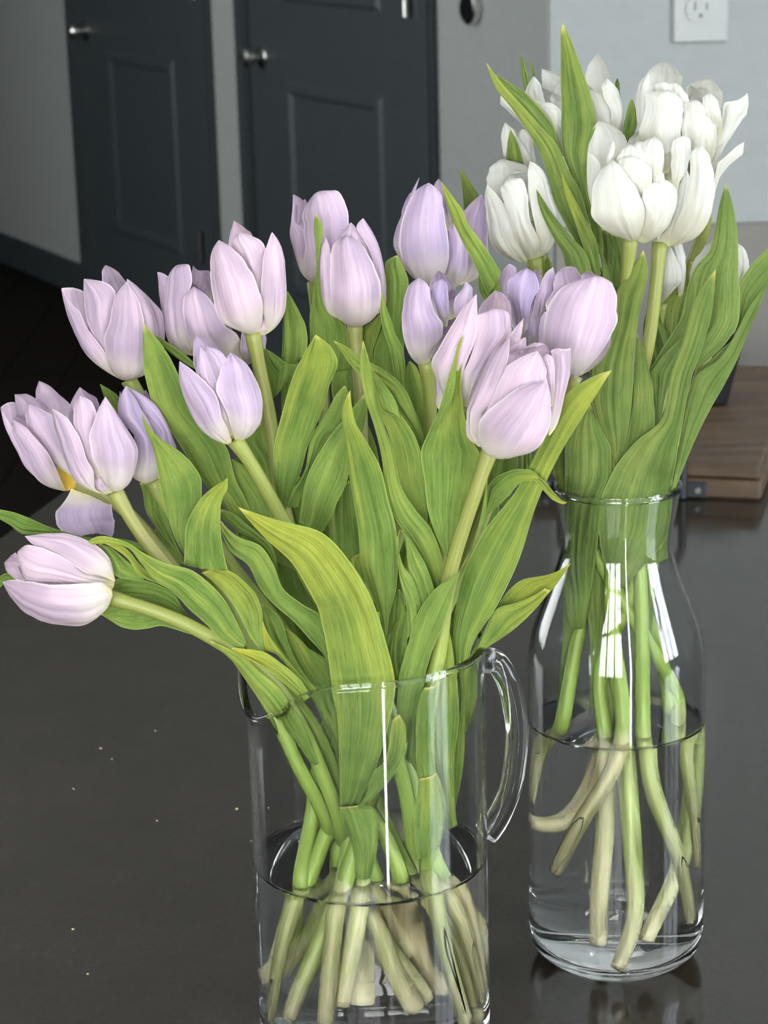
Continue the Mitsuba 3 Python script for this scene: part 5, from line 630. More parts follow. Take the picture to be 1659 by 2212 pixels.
      [1,0,0.35,[1196,11099,4339,1178,11030,4375,1169,10995,4406,1167,10980,4433,1176,10979,4458,1191,10987,4479,1210,11000,4495,1236,11022,4505],[1300,11099,4336,1299,11030,4374,1297,10995,4406,1296,10980,4433,1293,10979,4460,1279,10987,4483,1261,11000,4497,1236,11022,4505]],
      [1,0,0.35,[1344,11099,4242,1341,11030,4273,1342,10995,4299,1344,10980,4323,1346,10979,4344,1349,10987,4364,1352,11000,4384,1356,11022,4402],[1421,11099,4240,1411,11030,4277,1406,10995,4307,1402,10980,4332,1399,10979,4353,1390,10987,4372,1374,11000,4388,1356,11022,4402]],
      [1,0,0.35,[1274,11055,4218,1223,10986,4264,1190,10951,4306,1171,10936,4346,1163,10935,4384,1168,10943,4427,1192,10956,4448,1242,10978,4449],[1350,11055,4216,1341,10986,4268,1337,10951,4313,1335,10936,4353,1331,10935,4389,1308,10943,4422,1278,10956,4443,1242,10978,4449]],
      [1,0,0.42,[1283,11082,4026,1298,11003,4087,1305,10961,4142,1301,10939,4194,1286,10930,4247,1285,10937,4291,1328,10970,4321,1383,11022,4323],[1348,11116,4019,1395,11056,4058,1430,11029,4100,1453,11022,4149,1470,11029,4205,1470,11036,4263,1440,11030,4310,1383,11022,4323]],
      [1,0,0.42,[1236,11099,4030,1151,10987,4074,1084,10922,4128,1036,10885,4196,1037,10880,4268,1051,10887,4341,1086,10906,4399,1144,10945,4442],[1285,11099,4022,1302,10987,4101,1301,10922,4174,1286,10885,4243,1257,10880,4302,1225,10887,4357,1190,10906,4408,1144,10945,4442]],
      [1,0,-0.45,[1227,11121,4031,1173,11210,4070,1141,11262,4125,1127,11292,4197,1134,11296,4273,1156,11289,4347,1195,11270,4411,1250,11231,4465],[1251,11121,4028,1281,11210,4078,1309,11262,4135,1329,11292,4196,1335,11296,4264,1327,11289,4334,1305,11270,4400,1260,11231,4463]],
      [1,0,-0.45,[1251,11121,4028,1250,11210,4082,1247,11262,4143,1247,11292,4208,1256,11296,4275,1277,11289,4342,1310,11270,4400,1359,11231,4450],[1275,11121,4025,1358,11210,4045,1415,11262,4087,1450,11292,4154,1461,11296,4229,1451,11289,4307,1422,11270,4380,1369,11231,4448]]],
     [[0.4,0.2,0,[1061,11259,3849,1008,11246,3974,941,11232,4091,883,11219,4211,851,11203,4340,807,11186,4464,742,11179,4576,670,11179,4682,594,11179,4785,556,11179,4900],[1128,11259,3841,1092,11246,3977,1056,11232,4112,1019,11219,4245,954,11203,4367,897,11186,4492,810,11179,4595,722,11179,4695,634,11179,4794,556,11179,4900]],
      [0.1,-0.1,0,[916,11229,4455,884,11229,4500,849,11229,4543,812,11229,4583,775,11229,4624,740,11229,4666,704,11230,4707,667,11233,4746,633,11236,4788,602,11239,4832],[918,11229,4461,902,11229,4515,888,11229,4569,859,11229,4619,825,11229,4665,787,11229,4708,745,11230,4744,698,11233,4777,651,11236,4807,602,11239,4835]],
      [0.15,0.2,0,[1219,11199,2848,1236,11188,2926,1251,11178,3005,1262,11170,3083,1270,11162,3161,1274,11156,3240,1277,11151,3317,1281,11146,3395,1286,11142,3471,1290,11139,3547],[1232,11199,2847,1290,11188,2908,1346,11178,2976,1386,11170,3051,1384,11162,3132,1374,11156,3219,1362,11151,3305,1346,11146,3389,1323,11142,3470,1290,11139,3547]]]),
    (True, 'W3', 'cream double tulip with one petal flung out to the right, behind the front white one', 7,
     [1418,11279,3978,1388,11249,3681,1347,11259,3352,1321,11279,3289,1227,11299,2742,1318,11299,2197,1112,11349,1672,1140,11180,1404,1151,11199,1254,1152,11199,870,1122,11199,480,1126,11249,184],
     [[1,0,-0.4,[1572,11323,4271,1583,11406,4306,1589,11451,4341,1593,11473,4372,1594,11476,4398,1595,11468,4419,1605,11455,4432,1641,11433,4441],[1694,11323,4267,1705,11406,4286,1707,11451,4309,1704,11473,4335,1697,11476,4362,1685,11468,4391,1666,11455,4418,1641,11433,4441]],
      [1,0,0.3,[1632,11269,4165,1662,11300,4210,1684,11321,4259,1699,11336,4310,1711,11334,4361,1755,11335,4396,1794,11333,4433,1840,11334,4462],[1674,11289,4133,1690,11314,4185,1707,11333,4236,1727,11349,4287,1762,11356,4330,1802,11355,4369,1841,11352,4410,1840,11334,4462]],
      [1,0,-0.4,[1471,11323,4273,1482,11406,4307,1489,11451,4345,1494,11473,4382,1497,11476,4421,1503,11468,4458,1528,11455,4492,1556,11433,4521],[1594,11323,4270,1618,11406,4301,1631,11451,4337,1636,11473,4376,1636,11476,4418,1624,11468,4463,1600,11455,4497,1556,11433,4521]],
      [1,0,0.35,[1390,11279,3980,1425,11210,4033,1455,11175,4085,1472,11160,4138,1484,11159,4194,1495,11167,4251,1512,11180,4305,1538,11202,4354],[1491,11279,3970,1500,11210,4034,1511,11175,4092,1522,11160,4147,1536,11159,4200,1547,11167,4253,1551,11180,4304,1538,11202,4354]],
      [1,0,0.42,[1446,11279,3973,1466,11167,4061,1489,11102,4141,1516,11065,4217,1529,11060,4291,1534,11067,4367,1540,11086,4445,1597,11125,4480],[1508,11279,3971,1575,11167,4010,1622,11102,4083,1645,11065,4167,1656,11060,4252,1651,11067,4335,1638,11086,4416,1597,11125,4480]],
      [1,0,-0.45,[1408,11301,3984,1425,11390,4059,1451,11442,4133,1501,11472,4205,1553,11476,4274,1611,11469,4339,1674,11450,4396,1743,11411,4444],[1419,11301,3975,1483,11390,4025,1546,11442,4080,1605,11472,4139,1655,11476,4205,1699,11469,4277,1731,11450,4355,1748,11411,4441]],
      [1,0,-0.45,[1419,11301,3975,1470,11390,4034,1519,11442,4099,1568,11472,4164,1619,11476,4231,1672,11469,4296,1729,11450,4355,1791,11411,4408],[1429,11301,3968,1514,11390,3996,1585,11442,4041,1645,11472,4101,1697,11476,4168,1741,11469,4241,1774,11450,4320,1794,11411,4405]]],
     [[0.2,0.2,0,[950,11079,3800,939,11070,3860,926,11061,3919,910,11052,3978,881,11043,4030,852,11035,4083,825,11026,4137,803,11017,4192,788,11008,4249,780,10999,4308],[1061,11079,3797,1056,11070,3869,1043,11061,3933,1017,11052,3989,971,11043,4040,929,11035,4092,888,11026,4143,849,11017,4196,814,11008,4252,780,10999,4308]],
      [0.25,0.25,0,[1191,11199,2834,1145,11170,2974,1087,11145,3110,1057,11123,3246,1066,11104,3383,1115,11096,3510,1166,11090,3633,1181,11089,3762,1246,11089,3868,1312,11089,3976],[1202,11199,2834,1234,11170,2966,1255,11145,3099,1267,11123,3232,1271,11104,3363,1276,11096,3492,1288,11090,3617,1311,11089,3740,1338,11089,3861,1312,11089,3976]],
      [0.1,0.3,0,[1292,11369,2208,1286,11364,2279,1279,11359,2350,1271,11354,2420,1260,11351,2490,1247,11348,2558,1236,11345,2627,1228,11342,2695,1221,11340,2763,1217,11339,2832],[1482,11369,2292,1487,11399,2342,1495,11399,2403,1496,11368,2472,1497,11351,2537,1500,11348,2598,1502,11345,2658,1503,11342,2718,1502,11340,2778,1501,11339,2838]]]),
    (True, 'W4', 'topmost ruffled white tulip at right of the carafe, under the outlet plate', 6,
     [1618,11499,4330,1702,11579,3998,1626,11679,3798,1493,11639,3116,1308,11399,2712,1330,11249,2121,1344,11261,1404,1327,11099,1297,1386,11069,1018,1500,11088,741,1575,11178,302],
     [[1,0,-0.4,[1407,11547,4582,1399,11638,4625,1394,11687,4668,1393,11711,4710,1392,11714,4752,1408,11706,4791,1446,11691,4820,1488,11667,4838],[1554,11547,4578,1569,11638,4615,1576,11687,4655,1580,11711,4695,1580,11714,4736,1562,11706,4776,1529,11691,4811,1488,11667,4838]],
      [1,0,-0.4,[1593,11547,4549,1597,11638,4587,1599,11687,4626,1600,11711,4662,1605,11714,4696,1641,11706,4725,1678,11691,4739,1718,11667,4746],[1757,11547,4544,1775,11638,4568,1785,11687,4596,1789,11711,4627,1788,11714,4663,1775,11706,4692,1745,11691,4718,1718,11667,4746]],
      [1,0,0.35,[1457,11499,4614,1419,11423,4643,1394,11386,4669,1380,11369,4694,1374,11368,4718,1377,11376,4746,1392,11391,4752,1429,11415,4750],[1558,11499,4611,1542,11423,4648,1527,11386,4679,1514,11369,4705,1498,11368,4732,1479,11376,4751,1456,11391,4751,1429,11415,4750]],
      [1,0,0.35,[1480,11499,4585,1467,11423,4624,1460,11386,4658,1457,11369,4687,1456,11368,4714,1464,11376,4743,1485,11391,4756,1518,11415,4745],[1592,11499,4582,1581,11423,4616,1573,11386,4645,1568,11369,4670,1561,11368,4693,1548,11376,4714,1534,11391,4731,1518,11415,4745]],
      [1,0,0.35,[1683,11499,4496,1659,11423,4543,1645,11386,4582,1638,11369,4614,1635,11368,4642,1635,11376,4666,1641,11391,4685,1674,11415,4699],[1756,11499,4494,1743,11423,4540,1734,11386,4577,1726,11369,4610,1718,11368,4637,1711,11376,4662,1698,11391,4683,1674,11415,4699]],
      [1,0,0.3,[1701,11492,4356,1718,11520,4412,1736,11539,4468,1760,11552,4523,1765,11549,4590,1772,11546,4636,1838,11556,4646,1889,11559,4679],[1726,11506,4326,1756,11540,4373,1788,11564,4420,1824,11584,4465,1857,11593,4512,1889,11596,4563,1899,11581,4618,1889,11559,4679]],
      [1,0,0.42,[1614,11473,4333,1570,11385,4395,1542,11341,4451,1527,11321,4504,1524,11321,4554,1539,11343,4603,1539,11369,4655,1574,11415,4669],[1718,11525,4323,1717,11461,4388,1716,11430,4447,1712,11417,4506,1705,11416,4560,1669,11410,4606,1620,11412,4635,1574,11415,4669]],
      [1,0,0.35,[1560,11499,4471,1539,11423,4514,1529,11386,4550,1525,11369,4583,1524,11368,4614,1536,11376,4645,1558,11391,4659,1596,11415,4663],[1684,11499,4468,1675,11423,4512,1671,11386,4550,1669,11369,4584,1667,11368,4615,1651,11376,4646,1629,11391,4659,1596,11415,4663]],
      [1,0,-0.4,[1633,11547,4520,1627,11638,4542,1623,11687,4569,1622,11711,4598,1621,11714,4628,1626,11706,4660,1644,11691,4687,1671,11667,4702],[1724,11547,4517,1736,11638,4540,1741,11687,4567,1741,11711,4596,1736,11714,4627,1726,11706,4659,1704,11691,4685,1671,11667,4702]],
      [1,0,0.35,[1595,11499,4330,1563,11423,4372,1543,11386,4408,1533,11369,4442,1531,11368,4475,1537,11376,4510,1549,11391,4536,1581,11415,4553],[1708,11499,4327,1696,11423,4383,1688,11386,4429,1684,11369,4469,1679,11368,4504,1652,11376,4539,1620,11391,4552,1581,11415,4553]],
      [1,0,0.42,[1505,11502,4332,1415,11432,4384,1355,11397,4444,1325,11382,4513,1310,11384,4594,1306,11396,4672,1318,11408,4746,1373,11415,4801],[1516,11496,4333,1442,11414,4399,1390,11374,4464,1364,11357,4529,1364,11352,4595,1371,11357,4666,1374,11374,4735,1373,11415,4801]],
      [1,0,0.42,[1505,11499,4316,1395,11377,4388,1330,11306,4460,1307,11266,4533,1331,11260,4611,1345,11268,4703,1387,11289,4728,1479,11331,4713],[1595,11499,4313,1553,11377,4387,1529,11306,4454,1517,11266,4515,1523,11260,4573,1529,11268,4629,1520,11289,4683,1479,11331,4713]],
      [1,0,-0.45,[1599,11523,4324,1545,11620,4342,1503,11677,4379,1474,11710,4438,1461,11714,4506,1464,11706,4576,1480,11685,4641,1514,11643,4702],[1620,11523,4326,1633,11620,4374,1643,11677,4428,1647,11710,4485,1636,11714,4545,1613,11706,4605,1577,11685,4657,1523,11643,4703]],
      [1,0,-0.45,[1620,11523,4326,1607,11620,4369,1590,11677,4420,1576,11710,4475,1568,11714,4535,1570,11706,4598,1580,11685,4657,1608,11643,4714],[1640,11523,4329,1704,11620,4364,1738,11677,4414,1751,11710,4477,1742,11714,4544,1717,11706,4609,1676,11685,4666,1617,11643,4715]]],
     [[0,0.1,0,[1273,11899,4604,1267,11899,4620,1262,11899,4636,1259,11899,4651,1258,11899,4667,1257,11899,4682,1257,11899,4696,1257,11899,4711,1262,11899,4725,1270,11899,4739],[1285,11899,4604,1284,11899,4619,1284,11899,4635,1284,11899,4650,1283,11899,4665,1282,11899,4680,1281,11899,4695,1279,11899,4710,1275,11899,4724,1270,11899,4739]],
      [0.25,0.15,0,[1251,11459,4429,1249,11459,4458,1248,11459,4486,1248,11459,4515,1252,11459,4543,1259,11459,4571,1265,11459,4599,1271,11459,4627,1280,11459,4654,1295,11459,4677],[1296,11459,4427,1302,11459,4455,1307,11459,4483,1313,11459,4511,1320,11459,4539,1324,11459,4567,1321,11459,4595,1315,11459,4623,1307,11459,4651,1295,11459,4677]],
      [0.15,0.3,0,[1202,11249,2176,1121,11205,2394,1101,11175,2614,1159,11137,2818,1275,11112,2988,1416,11085,3126,1446,11057,3334,1506,11034,3528,1557,11015,3721,1658,10999,3886],[1237,11249,2175,1363,11212,2336,1473,11313,2469,1484,11275,2695,1492,11112,2919,1519,11085,3123,1552,11057,3321,1608,11034,3509,1648,11015,3697,1658,10999,3886]],
      [-0.1,0.15,0,[1124,11499,3717,1136,11515,3747,1145,11530,3778,1152,11542,3809,1156,11548,3841,1157,11549,3874,1157,11549,3908,1153,11549,3941,1148,11549,3975,1140,11549,4008],[1262,11499,3713,1263,11515,3741,1263,11530,3768,1262,11542,3796,1260,11548,3825,1258,11549,3855,1254,11549,3884,1249,11549,3913,1241,11549,3943,1232,11549,3971]],
      [0.2,0.35,0,[1308,11339,1480,1305,11335,1616,1298,11330,1751,1285,11326,1885,1264,11321,2018,1245,11317,2150,1230,11312,2281,1218,11308,2412,1208,11303,2541,1199,11299,2670],[1389,11339,1477,1390,11335,1614,1393,11330,1749,1397,11326,1882,1404,11321,2015,1414,11317,2147,1425,11312,2277,1441,11308,2406,1453,11303,2535,1463,11299,2663]]]),
    (True, 'W5', 'open white tulip behind the tallest upright leaf of the carafe', 4,
     [1020,11599,4389,1063,11599,3751,1178,11499,2688,1176,11449,1965,1237,11342,1404,1256,11299,1107,1280,11199,625,1293,11149,396,1186,10981,130],
     [[1,0.0,-0.4,[910,11647,4471,902,11738,4510,892,11787,4554,884,11811,4601,878,11814,4651,873,11806,4702,870,11791,4754,867,11767,4807],[967,11647,4470,975,11738,4519,978,11787,4574,979,11811,4631,977,11814,4690,968,11806,4755,928,11791,4786,867,11767,4807]],
      [1,0.0,0.3,[851,11608,4506,838,11641,4544,824,11665,4582,808,11683,4621,787,11688,4661,780,11688,4702,796,11679,4744,819,11659,4782],[895,11590,4507,892,11619,4546,887,11639,4586,880,11653,4626,872,11654,4668,862,11654,4710,847,11658,4748,819,11659,4782]],
      [1,0.0,0.3,[804,11604,4451,787,11634,4488,766,11656,4522,741,11673,4555,709,11677,4585,678,11678,4617,647,11674,4650,651,11659,4694],[826,11594,4451,807,11626,4487,787,11647,4522,764,11663,4558,740,11665,4596,711,11664,4629,677,11662,4658,651,11659,4694]],
      [1,0.0,0.42,[940,11599,4391,914,11477,4452,890,11406,4504,867,11366,4550,844,11360,4592,820,11368,4630,796,11389,4666,772,11431,4700],[997,11599,4390,983,11477,4469,968,11406,4536,951,11366,4594,926,11360,4647,881,11368,4675,824,11389,4684,772,11431,4700]],
      [1,0.0,-0.4,[1110,11647,4579,1104,11738,4616,1100,11787,4658,1097,11811,4703,1098,11814,4750,1102,11806,4798,1124,11791,4839,1156,11767,4875],[1195,11647,4577,1211,11738,4613,1220,11787,4655,1223,11811,4699,1222,11814,4745,1209,11806,4792,1188,11791,4835,1156,11767,4875]],
      [1,0.0,0.42,[1160,11583,4416,1179,11507,4477,1189,11468,4533,1192,11452,4586,1180,11449,4636,1152,11453,4685,1145,11471,4732,1176,11515,4775],[1220,11615,4410,1243,11540,4468,1254,11503,4524,1258,11487,4581,1255,11488,4636,1240,11500,4689,1217,11510,4735,1176,11515,4775]],
      [1,0.0,0.35,[1105,11599,4387,1098,11523,4445,1094,11486,4497,1093,11469,4547,1093,11468,4594,1087,11476,4641,1075,11491,4687,1092,11515,4721],[1207,11599,4412,1199,11523,4473,1193,11486,4527,1189,11469,4576,1183,11468,4623,1163,11476,4671,1135,11491,4706,1092,11515,4721]],
      [1,0.0,-0.45,[994,11623,4377,925,11720,4376,863,11777,4391,810,11810,4438,780,11814,4505,781,11806,4579,798,11785,4649,840,11743,4713],[1022,11623,4386,1030,11720,4435,1034,11777,4490,1030,11810,4547,1006,11814,4604,967,11806,4655,916,11785,4691,852,11743,4717]],
      [1,0.0,-0.45,[1022,11623,4386,991,11720,4424,955,11777,4467,926,11810,4518,913,11814,4579,916,11806,4643,933,11785,4701,973,11743,4755],[1054,11623,4396,1131,11720,4432,1179,11777,4486,1199,11810,4556,1185,11814,4632,1136,11806,4695,1068,11785,4734,987,11743,4759]]],
     [[0.2,0.15,0,[784,11699,4661,779,11699,4686,773,11699,4711,769,11699,4736,765,11699,4761,762,11699,4786,758,11699,4812,756,11699,4837,755,11699,4862,763,11699,4886],[807,11699,4660,807,11699,4686,805,11699,4712,803,11699,4737,800,11699,4763,794,11699,4788,787,11699,4812,780,11699,4837,772,11699,4861,763,11699,4886]],
      [0.2,0.15,0,[824,11699,4682,822,11699,4702,820,11699,4722,817,11699,4741,815,11699,4761,812,11699,4780,809,11699,4800,806,11699,4819,803,11699,4839,800,11699,4858],[836,11699,4682,835,11699,4703,835,11699,4724,833,11699,4744,831,11699,4764,829,11699,4784,826,11699,4803,820,11699,4822,811,11699,4840,800,11699,4858]],
      [0.0,0.15,0,[1388,11249,2978,1386,11238,3048,1385,11228,3117,1383,11220,3186,1381,11212,3254,1374,11206,3321,1403,11201,3380,1443,11196,3431,1487,11192,3477,1538,11189,3516],[1429,11249,3012,1430,11238,3074,1435,11228,3134,1444,11220,3192,1456,11212,3248,1469,11206,3303,1491,11201,3355,1514,11196,3407,1528,11192,3461,1538,11189,3516]],
      [0,0.15,0,[1223,11549,3657,1222,11565,3696,1217,11580,3735,1209,11592,3773,1199,11598,3812,1187,11599,3851,1174,11599,3889,1150,11599,3925,1131,11599,3961,1142,11599,3999],[1264,11549,3656,1269,11565,3691,1272,11580,3727,1274,11592,3764,1274,11598,3802,1274,11599,3841,1272,11599,3881,1268,11599,3920,1261,11599,3955,1234,11599,3985]]]),
    (True, 'W6', 'narrow white tulip peeking out behind the single closed one', 4,
     [762,11499,4296,911,11499,3532,1103,11449,2704,1451,11499,1751,1529,11519,1404,1501,11449,776,1475,11349,523,1387,11249,354,1334,11199,207],
     [[1,0,0.42,[790,11577,4285,766,11520,4327,749,11491,4365,736,11478,4402,729,11476,4437,729,11483,4472,730,11498,4506,749,11530,4534],[837,11601,4280,825,11551,4325,816,11527,4366,809,11517,4405,805,11517,4445,801,11522,4482,784,11527,4511,749,11530,4534]],
      [1,0,0.42,[722,11589,4285,689,11503,4333,665,11452,4378,648,11424,4420,641,11420,4460,639,11426,4500,643,11440,4539,661,11470,4574],[813,11589,4283,802,11503,4341,786,11452,4391,765,11424,4434,738,11420,4472,717,11426,4511,693,11440,4547,661,11470,4574]],
      [1,0,-0.45,[761,11606,4280,735,11675,4299,718,11715,4327,708,11738,4362,701,11741,4401,701,11735,4441,702,11721,4482,714,11691,4523],[769,11606,4281,772,11675,4310,774,11715,4342,774,11738,4377,767,11741,4414,757,11735,4452,742,11721,4488,718,11691,4523]],
      [1,0,-0.45,[769,11606,4281,762,11675,4308,753,11715,4340,745,11738,4374,739,11741,4411,738,11735,4450,740,11721,4489,752,11691,4528],[778,11606,4283,806,11675,4307,817,11715,4339,820,11738,4377,814,11741,4416,802,11735,4456,783,11721,4493,755,11691,4528]]],
     [[0.3,0.15,0,[680,11459,4304,670,11430,4334,662,11403,4364,657,11379,4394,657,11358,4423,659,11341,4452,662,11325,4480,665,11310,4508,670,11298,4535,676,11289,4561],[765,11459,4302,757,11430,4333,749,11403,4364,742,11379,4395,734,11358,4425,726,11341,4454,716,11325,4482,704,11310,4510,690,11298,4536,676,11289,4561]],
      [0.3,0.2,0,[470,11649,3952,465,11649,3995,461,11649,4038,457,11649,4081,453,11649,4124,451,11649,4166,448,11649,4209,445,11649,4251,439,11649,4293,431,11649,4335],[591,11649,4069,576,11649,4101,560,11649,4132,544,11649,4162,527,11649,4192,509,11649,4222,491,11649,4251,472,11649,4280,452,11649,4308,431,11649,4335]],
      [0.5,0.15,0,[1487,11559,3353,1484,11572,3413,1476,11584,3472,1465,11593,3530,1444,11598,3589,1471,11599,3633,1523,11599,3674,1565,11599,3718,1598,11599,3767,1618,11599,3823],[1522,11559,3352,1537,11572,3402,1551,11584,3452,1564,11593,3503,1577,11598,3555,1588,11599,3608,1598,11599,3661,1605,11599,3714,1615,11599,3766,1632,11599,3817]],
      [0,0.15,0,[1235,11599,3647,1236,11610,3681,1237,11621,3716,1238,11632,3750,1239,11643,3783,1240,11655,3817,1238,11666,3851,1232,11677,3885,1224,11688,3918,1215,11699,3952],[1351,11599,3526,1352,11610,3572,1351,11621,3618,1350,11632,3663,1347,11643,3707,1345,11655,3751,1338,11666,3794,1324,11677,3837,1306,11688,3879,1285,11699,3920]],
      [0.1,0.2,0,[922,11399,2504,924,11399,2546,918,11399,2588,912,11399,2630,907,11399,2672,904,11399,2714,883,11369,2765,880,11369,2807,878,11369,2848,877,11369,2890],[950,11399,2430,949,11389,2492,949,11380,2553,949,11373,2613,948,11370,2672,946,11369,2730,943,11369,2788,942,11369,2845,943,11369,2903,946,11369,2960]],
      [0.6,0.25,0,[846,11339,3800,845,11332,3815,844,11327,3830,843,11322,3844,843,11319,3857,843,11319,3870,843,11319,3883,846,11319,3896,851,11319,3908,856,11319,3920],[885,11339,3799,884,11332,3815,883,11327,3830,882,11322,3844,880,11319,3858,878,11319,3871,875,11319,3884,870,11319,3896,864,11319,3908,856,11319,3920]]]),
    (True, 'W7', 'low white tulip bud seen between two stems under the cream double tulip', 4,
     [1461,11599,3608,1403,11599,3128,1354,11499,2683,1111,11519,1943,1184,11346,1404,1169,11549,1049,1127,11579,891,1040,11599,713,949,11599,724],
     [[1,0,0.42,[1558,11589,3640,1547,11534,3690,1540,11506,3734,1535,11494,3776,1531,11493,3815,1527,11498,3853,1524,11509,3890,1521,11528,3925],[1583,11609,3665,1583,11557,3710,1584,11531,3750,1584,11520,3787,1584,11520,3822,1583,11527,3855,1576,11536,3888,1567,11551,3920]],
      [1,0,0.42,[1449,11599,3612,1441,11513,3673,1439,11462,3727,1441,11434,3775,1447,11430,3819,1457,11436,3861,1469,11450,3901,1486,11480,3937],[1472,11599,3605,1496,11513,3660,1524,11462,3708,1552,11434,3755,1548,11430,3803,1531,11436,3854,1511,11450,3898,1486,11480,3937]],
      [1,0,-0.45,[1454,11616,3609,1446,11685,3639,1449,11725,3676,1461,11748,3716,1477,11751,3757,1497,11745,3797,1523,11731,3834,1553,11701,3867],[1462,11616,3605,1491,11685,3629,1516,11725,3658,1538,11748,3692,1553,11751,3731,1564,11745,3773,1564,11731,3818,1557,11701,3866]],
      [1,0,-0.45,[1462,11616,3605,1480,11685,3634,1494,11725,3668,1507,11748,3704,1524,11751,3743,1542,11745,3782,1565,11731,3818,1594,11701,3850],[1471,11616,3601,1520,11685,3609,1556,11725,3631,1581,11748,3666,1598,11751,3707,1608,11745,3751,1608,11731,3798,1597,11701,3848]]],
     [[-0.1,0.2,0,[1379,11339,3311,1435,11326,3415,1495,11316,3515,1546,11309,3619,1561,11305,3735,1600,11302,3843,1672,11299,3930,1696,11294,4042,1714,11287,4155,1744,11279,4264],[1608,11339,3305,1699,11326,3379,1776,11316,3465,1826,11309,3568,1829,11305,3687,1819,11302,3805,1815,11299,3922,1805,11294,4038,1783,11287,4153,1744,11279,4264]],
      [0,0.15,0,[1364,11499,3275,1366,11515,3313,1367,11530,3350,1368,11542,3388,1369,11548,3427,1369,11549,3467,1371,11549,3507,1378,11549,3546,1390,11549,3584,1402,11549,3623],[1525,11499,3365,1515,11515,3391,1505,11530,3417,1495,11542,3445,1485,11548,3473,1474,11549,3502,1463,11549,3532,1452,11549,3562,1442,11549,3592,1431,11549,3622]],
      [0.1,0.3,0,[1106,11339,1851,1085,11339,1957,1055,11339,2059,1010,11339,2156,974,11339,2253,961,11361,2351,952,11339,2463,949,11339,2567,947,11339,2671,946,11339,2774],[1142,11339,1925,1149,11339,2020,1154,11339,2115,1155,11339,2209,1154,11339,2304,1150,11339,2398,1146,11339,2491,1142,11339,2584,1138,11339,2677,1134,11339,2769]]]),
    (True, 'W8', 'low white tulip behind the broad pointed leaf at far right', 4,
     [1800,11699,3642,1599,11599,2997,1422,11479,2686,1046,11399,1986,913,11221,1404,885,11399,1264,812,11399,921],
     [[1,0,0.42,[1827,11691,3672,1841,11633,3712,1855,11604,3746,1865,11592,3779,1868,11593,3810,1868,11600,3842,1866,11614,3873,1862,11639,3903],[1859,11707,3669,1891,11658,3703,1915,11633,3737,1925,11622,3771,1922,11620,3810,1914,11624,3850,1897,11630,3880,1862,11639,3903]],
      [1,0,0.42,[1654,11699,3646,1615,11613,3707,1608,11562,3762,1618,11534,3813,1637,11530,3857,1665,11536,3894,1701,11550,3921,1749,11580,3939],[1829,11699,3641,1859,11613,3697,1875,11562,3752,1879,11534,3811,1876,11530,3867,1848,11536,3912,1806,11550,3933,1749,11580,3939]],
      [1,0,-0.45,[1782,11716,3642,1744,11785,3653,1716,11825,3679,1698,11848,3719,1698,11851,3767,1714,11845,3813,1743,11831,3850,1781,11801,3880],[1800,11716,3639,1819,11785,3665,1839,11825,3694,1851,11848,3728,1854,11851,3767,1844,11845,3808,1824,11831,3844,1789,11801,3879]],
      [1,0,-0.45,[1800,11716,3639,1797,11785,3664,1795,11825,3695,1795,11848,3730,1800,11851,3769,1812,11845,3807,1831,11831,3840,1857,11801,3869],[1815,11716,3637,1864,11785,3645,1897,11825,3667,1918,11848,3702,1923,11851,3744,1915,11845,3788,1897,11831,3829,1863,11801,3869]]],
     [[0.05,0.2,0,[1487,11249,2691,1510,11267,2842,1536,11284,2993,1566,11299,3142,1614,11313,3281,1737,11326,3368,1817,11339,3495,1887,11352,3626,1978,11366,3743,2059,11379,3867],[1512,11285,2695,1560,11267,2841,1618,11284,2974,1684,11299,3103,1756,11313,3228,1823,11326,3356,1878,11339,3489,1936,11352,3620,1987,11366,3754,2070,11379,3867]],
      [0.1,-0.15,0,[1579,11399,3042,1598,11403,3173,1645,11408,3282,1734,11412,3374,1825,11417,3466,1848,11421,3582,1844,11426,3710,1896,11430,3815,1982,11435,3901,2067,11439,3988],[1613,11399,3041,1656,11403,3138,1701,11408,3233,1750,11412,3325,1804,11417,3415,1854,11421,3506,1900,11426,3600,1959,11430,3683,2018,11435,3768,2070,11439,3856]],
      [0.1,0.3,0,[887,11399,1339,900,11394,1456,911,11389,1572,921,11384,1687,931,11381,1802,938,11378,1916,941,11375,2029,944,11372,2142,946,11370,2254,950,11399,2356],[964,11399,1337,975,11394,1472,990,11389,1606,1012,11384,1737,1039,11381,1866,1062,11378,1995,1078,11375,2124,1091,11372,2253,1107,11370,2381,1123,11369,2507]]]),
]
OFF = np.array([0, 0, TABLE])
def pts3(a): return np.array(a, float).reshape(-1, 3) * 1e-4
blade_id = [0]
